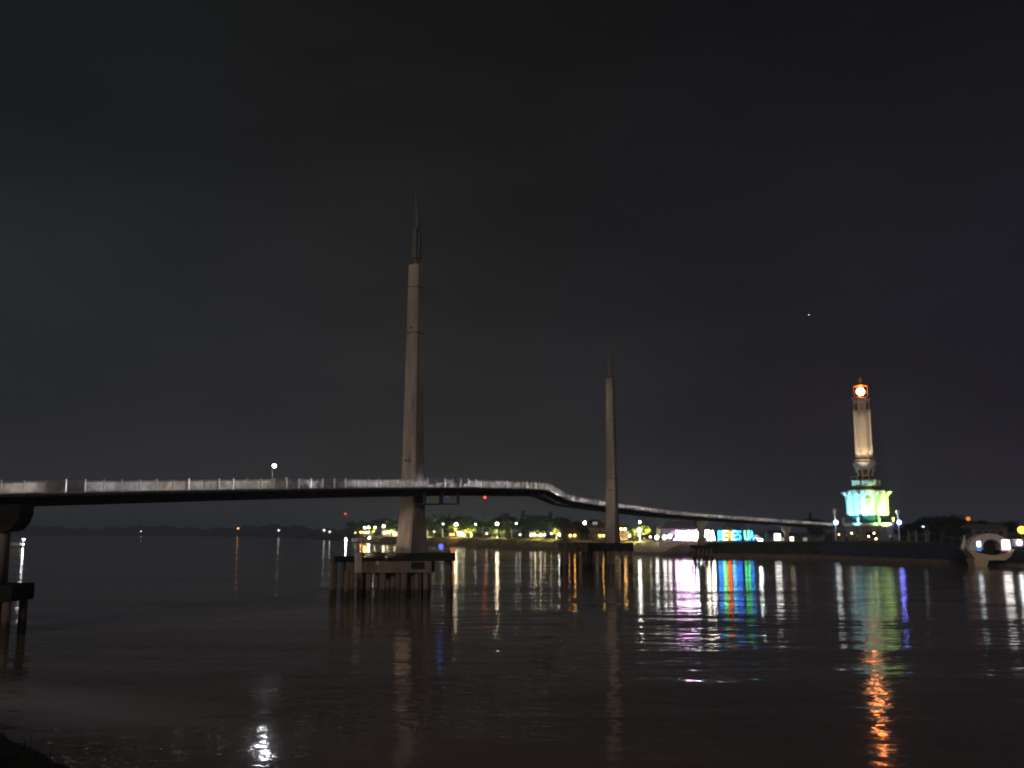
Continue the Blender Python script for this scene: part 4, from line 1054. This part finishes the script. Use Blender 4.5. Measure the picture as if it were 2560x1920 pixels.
for px, py, lb in ((2130, 1333, 'yellow garden lamp on the left of the tower lawn'), (2190, 1347, 'bright yellow garden lamp before the tower'), (2172, 1341, 'left dim garden lamp before the tower'), (2186, 1333, 'upper dim garden lamp before the tower'), (2098, 1336, 'garden lamp between the pale pillars')):
    D = 366; z = max(P(px, py, D).z - GZ, .7)
    o = empty('garden_lamp', (X(px, D), D, GZ), 0, lb, 'lamp', 'garden lamps before the tower')
    MB().tube([(0, 0, -.1), (0, 0, z - .2)], .06, 6).build('post', M['dark_pole'], o)
    MB().ball((0, 0, z), .30, 10, 7).build('globe', lamp_glow((1, .72, .34), 14), o, True)

# retaining wall below the letters, embankment wall on the right
rwD = 352
w0 = MB().box((0, 0, 0), (X(1860, rwD) - X(1662, rwD), .6, 2.2)).build('retaining_wall', M['white'], None, False, ((X(1860, rwD) + X(1662, rwD)) / 2, 366, GZ - 1.2))
tag(w0, 'pale low retaining wall below the glowing letters', 'wall')
wl = MB(); wp = [p for p in shore if 100 < p.x < 150 and 235 < p.y < 330]
for p in wp: wl.v += [(p.x + 1.6, p.y + .8, -1), (p.x + 1.6, p.y + .8, 4.3), (p.x + 2.3, p.y + 1.2, 4.3), (p.x + 2.3, p.y + 1.2, -1)]
for i in range(len(wp) - 1):
    for k in range(4): wl.f.append((i * 4 + k, i * 4 + (k + 1) % 4, i * 4 + 4 + (k + 1) % 4, i * 4 + 4 + k)); wl.m.append(0)
if len(wp) > 1: tag(wl.build('embankment_wall', M['blue_lit_wall']), 'bluish embankment wall at the water on the right', 'wall')

# ------------------------------------------------------------------ boat shaped pavilion on the right
PD = 252.0
pc = Vector((X(2468, PD), PD, 0))
pv = empty('boat_pavilion', pc, 0, 'white boat shaped pavilion with round arch moored at the right bank', 'pavilion')
k_ = PD / FPX / 1.012
def pxz(px, py): return ((px - 2468) * k_, P(px, py, PD).z)
hull = [pxz(*q) for q in ((2404, 1368), (2418, 1386), (2428, 1398), (2452, 1400), (2500, 1400), (2514, 1391), (2526, 1373), (2518, 1377), (2500, 1386), (2470, 1389), (2430, 1380))]
n = len(hull); mb = MB()
for y, s in ((-2.6, .72), (-3.6, 1.0), (3.6, 1.0), (2.6, .72)): pass
mb.prism([(x, z) for x, z in hull], -1.9, 1.9).build('hull', M['cream'], pv)
MB().box((pxz(2440, 1402)[0], 0, pxz(2440, 1402)[1] - .6), (3.0, 3.2, 2.2), top=(4.0, 4.4)).build('keel_block', M['cream'], pv)
# arch of roof panels
ac = pxz(2474, 1372); R0, R1 = 17.5 * k_ * 1.0, 0
cxz = pxz(2472, 1368); rin = 20.5 * k_; 
pan = 12
def q_in(a): return (cxz[0] + 22 * k_ * math.cos(a), cxz[1] + 19.5 * k_ * math.sin(a))
def q_out(a): return (cxz[0] - 4 * k_ + 54 * k_ * math.cos(a), cxz[1] - 3 * k_ + 37 * k_ * math.sin(a))
for k in range(pan):
    a0, a1 = R(196) - R(212) * k / pan, R(196) - R(212) * (k + 1) / pan; g_ = .010
    MB().prism([q_in(a0 - g_), q_out(a0 - g_), q_out(a1 + g_), q_in(a1 + g_)], -1.3, 1.3).build('arch_panel', M['white'], pv)
MB().prism([q_in(R(t)) for t in range(0, 360, 20)], 1.32, 1.5).build('opening_shade_sheet', M['black_concrete'], pv)  # dark sheet put in for the shade inside the arch opening
MB().prism([pxz(2400, 1372), pxz(2408, 1375), pxz(2413, 1350), pxz(2411, 1337)], -.3, .3).build('prow_post', M['white'], pv)
def plamp(px, py, sx, sz, col, s, nm='lamp_panel'):
    x, z = pxz(px, py); MB().box((x, -1.38, z), (sx, .08, sz)).build(nm, glow('pavilion_lamp', col, s), pv)
plamp(2440, 1360, .85, 1.3, (.96, .98, 1), 5); plamp(2440, 1372.5, 1.1, 1.0, (.10, .36, .80), .6, 'blue_panel')
plamp(2507, 1361.5, 1.9, 2.3, (1, .97, .93), 6); plamp(2503, 1374.5, 1.8, .55, (.8, .5, .62), .6, 'pink_panel')
# gangway and lamp towards the right edge
gw = empty('gangway', (X(2545, PD), PD + 2, 0), 0, 'pale covered gangway joining the pavilion at the right edge', 'gangway')
zg = P(2545, 1357, PD).z
MB().box((0, 0, zg - .2), (6.6, 2.4, 1.7)).build('side_wall', M['wall_grey'], gw)
MB().box((0, 0, zg + .85), (7.0, 2.8, .18)).build('roof', M['white'], gw)
for x in (-2.6, 0, 2.6): MB().tube([(x, 0, -2), (x, 0, zg - 1.0)], .2, 8).build('pile', M['pile'], gw)
MB().ball((.5, -1.6, zg), .62, 12, 8).build('globe_lamp', glow('gangway_lamp', (.96, .98, 1), 16), gw, True)
MB().box((.5, -1.2, zg + .2), (.1, .5, .1)).build('lamp_bracket', M['dark_pole'], gw)

# ------------------------------------------------------------------ boats
def boat(px, D, L, rz, label, cabin, lamp_h, s, lamp_x=.46, extra=()):
    o = empty('river_boat', (X(px, D), D, 0), rz, label, 'boat', 'boats on the river')
    st_ = []; mb = MB(); ns = 9
    for i in range(ns):
        t = i / (ns - 1) * 2 - 1; w = (1 - abs(t) ** 2.6) * L * .13 + .05; sh = .9 + .7 * t * t
        st_.append(len(mb.v)); mb.v += [(t * L / 2, -w, sh), (t * L / 2 * .95, -w * .6, -.3), (t * L / 2 * .95, w * .6, -.3), (t * L / 2, w, sh)]
    for i in range(ns - 1):
        for k in range(3): mb.f.append((i * 4 + k, i * 4 + k + 1, i * 4 + k + 5, i * 4 + k + 4)); mb.m.append(0)
        mb.f.append((i * 4 + 3, i * 4, i * 4 + 4, i * 4 + 7)); mb.m.append(0)
    mb.build('hull', M['wood'], o)
    x0, x1, h = cabin
    MB().box(((x0 + x1) / 2 * L, 0, .9 + h / 2), ((x1 - x0) * L, L * .17, h)).build('cabin', M['white'], o)
    MB().box(((x0 + x1) / 2 * L, 0, .9 + h + .07), ((x1 - x0) * L + .6, L * .2, .12)).build('cabin_roof', M['white'], o)
    for k in range(3):
        x = (x0 + (x1 - x0) * (.2 + .3 * k)) * L; MB().box((x, -L * .087, .9 + h * .6), ((x1 - x0) * L * .18, .04, h * .4)).build('cabin_window', M['glass_dark'], o)
    MB().tube([(lamp_x * L * .9, 0, .6), (lamp_x * L * .9, 0, lamp_h)], .06, 6).build('mast', M['pole'], o)
    for z, r, ss in ((lamp_h, .42, s),) + tuple(extra): MB().ball((lamp_x * L * .9, -.3, z), r, 12, 8).build('mast_lamp', lamp_glow(WHITE, ss), o, True)
boat(44, 552, 8.5, R(2), 'small white ferry boat with bright mast lamp at the far left', (-.45, .22, 1.5), 4.3, 75, .46, ((1.6, .34, 40),))
boat(890, 770, 22, R(3), 'long passenger boat moored at the far dock with bright white bow lamp', (-.15, .35, 2.2), 3.0, 150, -.40, ((1.7, .45, 120),))
boat(921, 742, 9, R(-4), 'small boat with white lamp beside the long passenger boat', (-.3, .2, 1.4), 3.9, 80, .1)
boat(948, 715, 9, R(8), 'dim small boat moored left of the tall pylon', (-.3, .1, 1.2), 2.2, 2, .3)
boat(2085, 322, 9, R(175), 'dark empty boat moored below the tower', (-.3, .1, 1.2), 2.2, .1, .3)

# ------------------------------------------------------------------ damp night air over the river
hz = MB().box((0, 3645, 40), (15400, 7910, 86)).build('haze', None)
hz.data.materials.clear()
hm = bpy.data.materials.new('damp_air'); hm.use_nodes = True
ht = hm.node_tree; ht.nodes.clear()
ho = ht.nodes.new('ShaderNodeOutputMaterial'); hv = ht.nodes.new('ShaderNodeVolumePrincipled')
hv.inputs['Color'].default_value = (.50, .66, .92, 1); hv.inputs['Density'].default_value = .00042
ht.links.new(hv.outputs[0], ho.inputs['Volume'])
hz.data.materials.append(hm)
tag(hz, 'thin damp night haze over the river', kind='stuff')
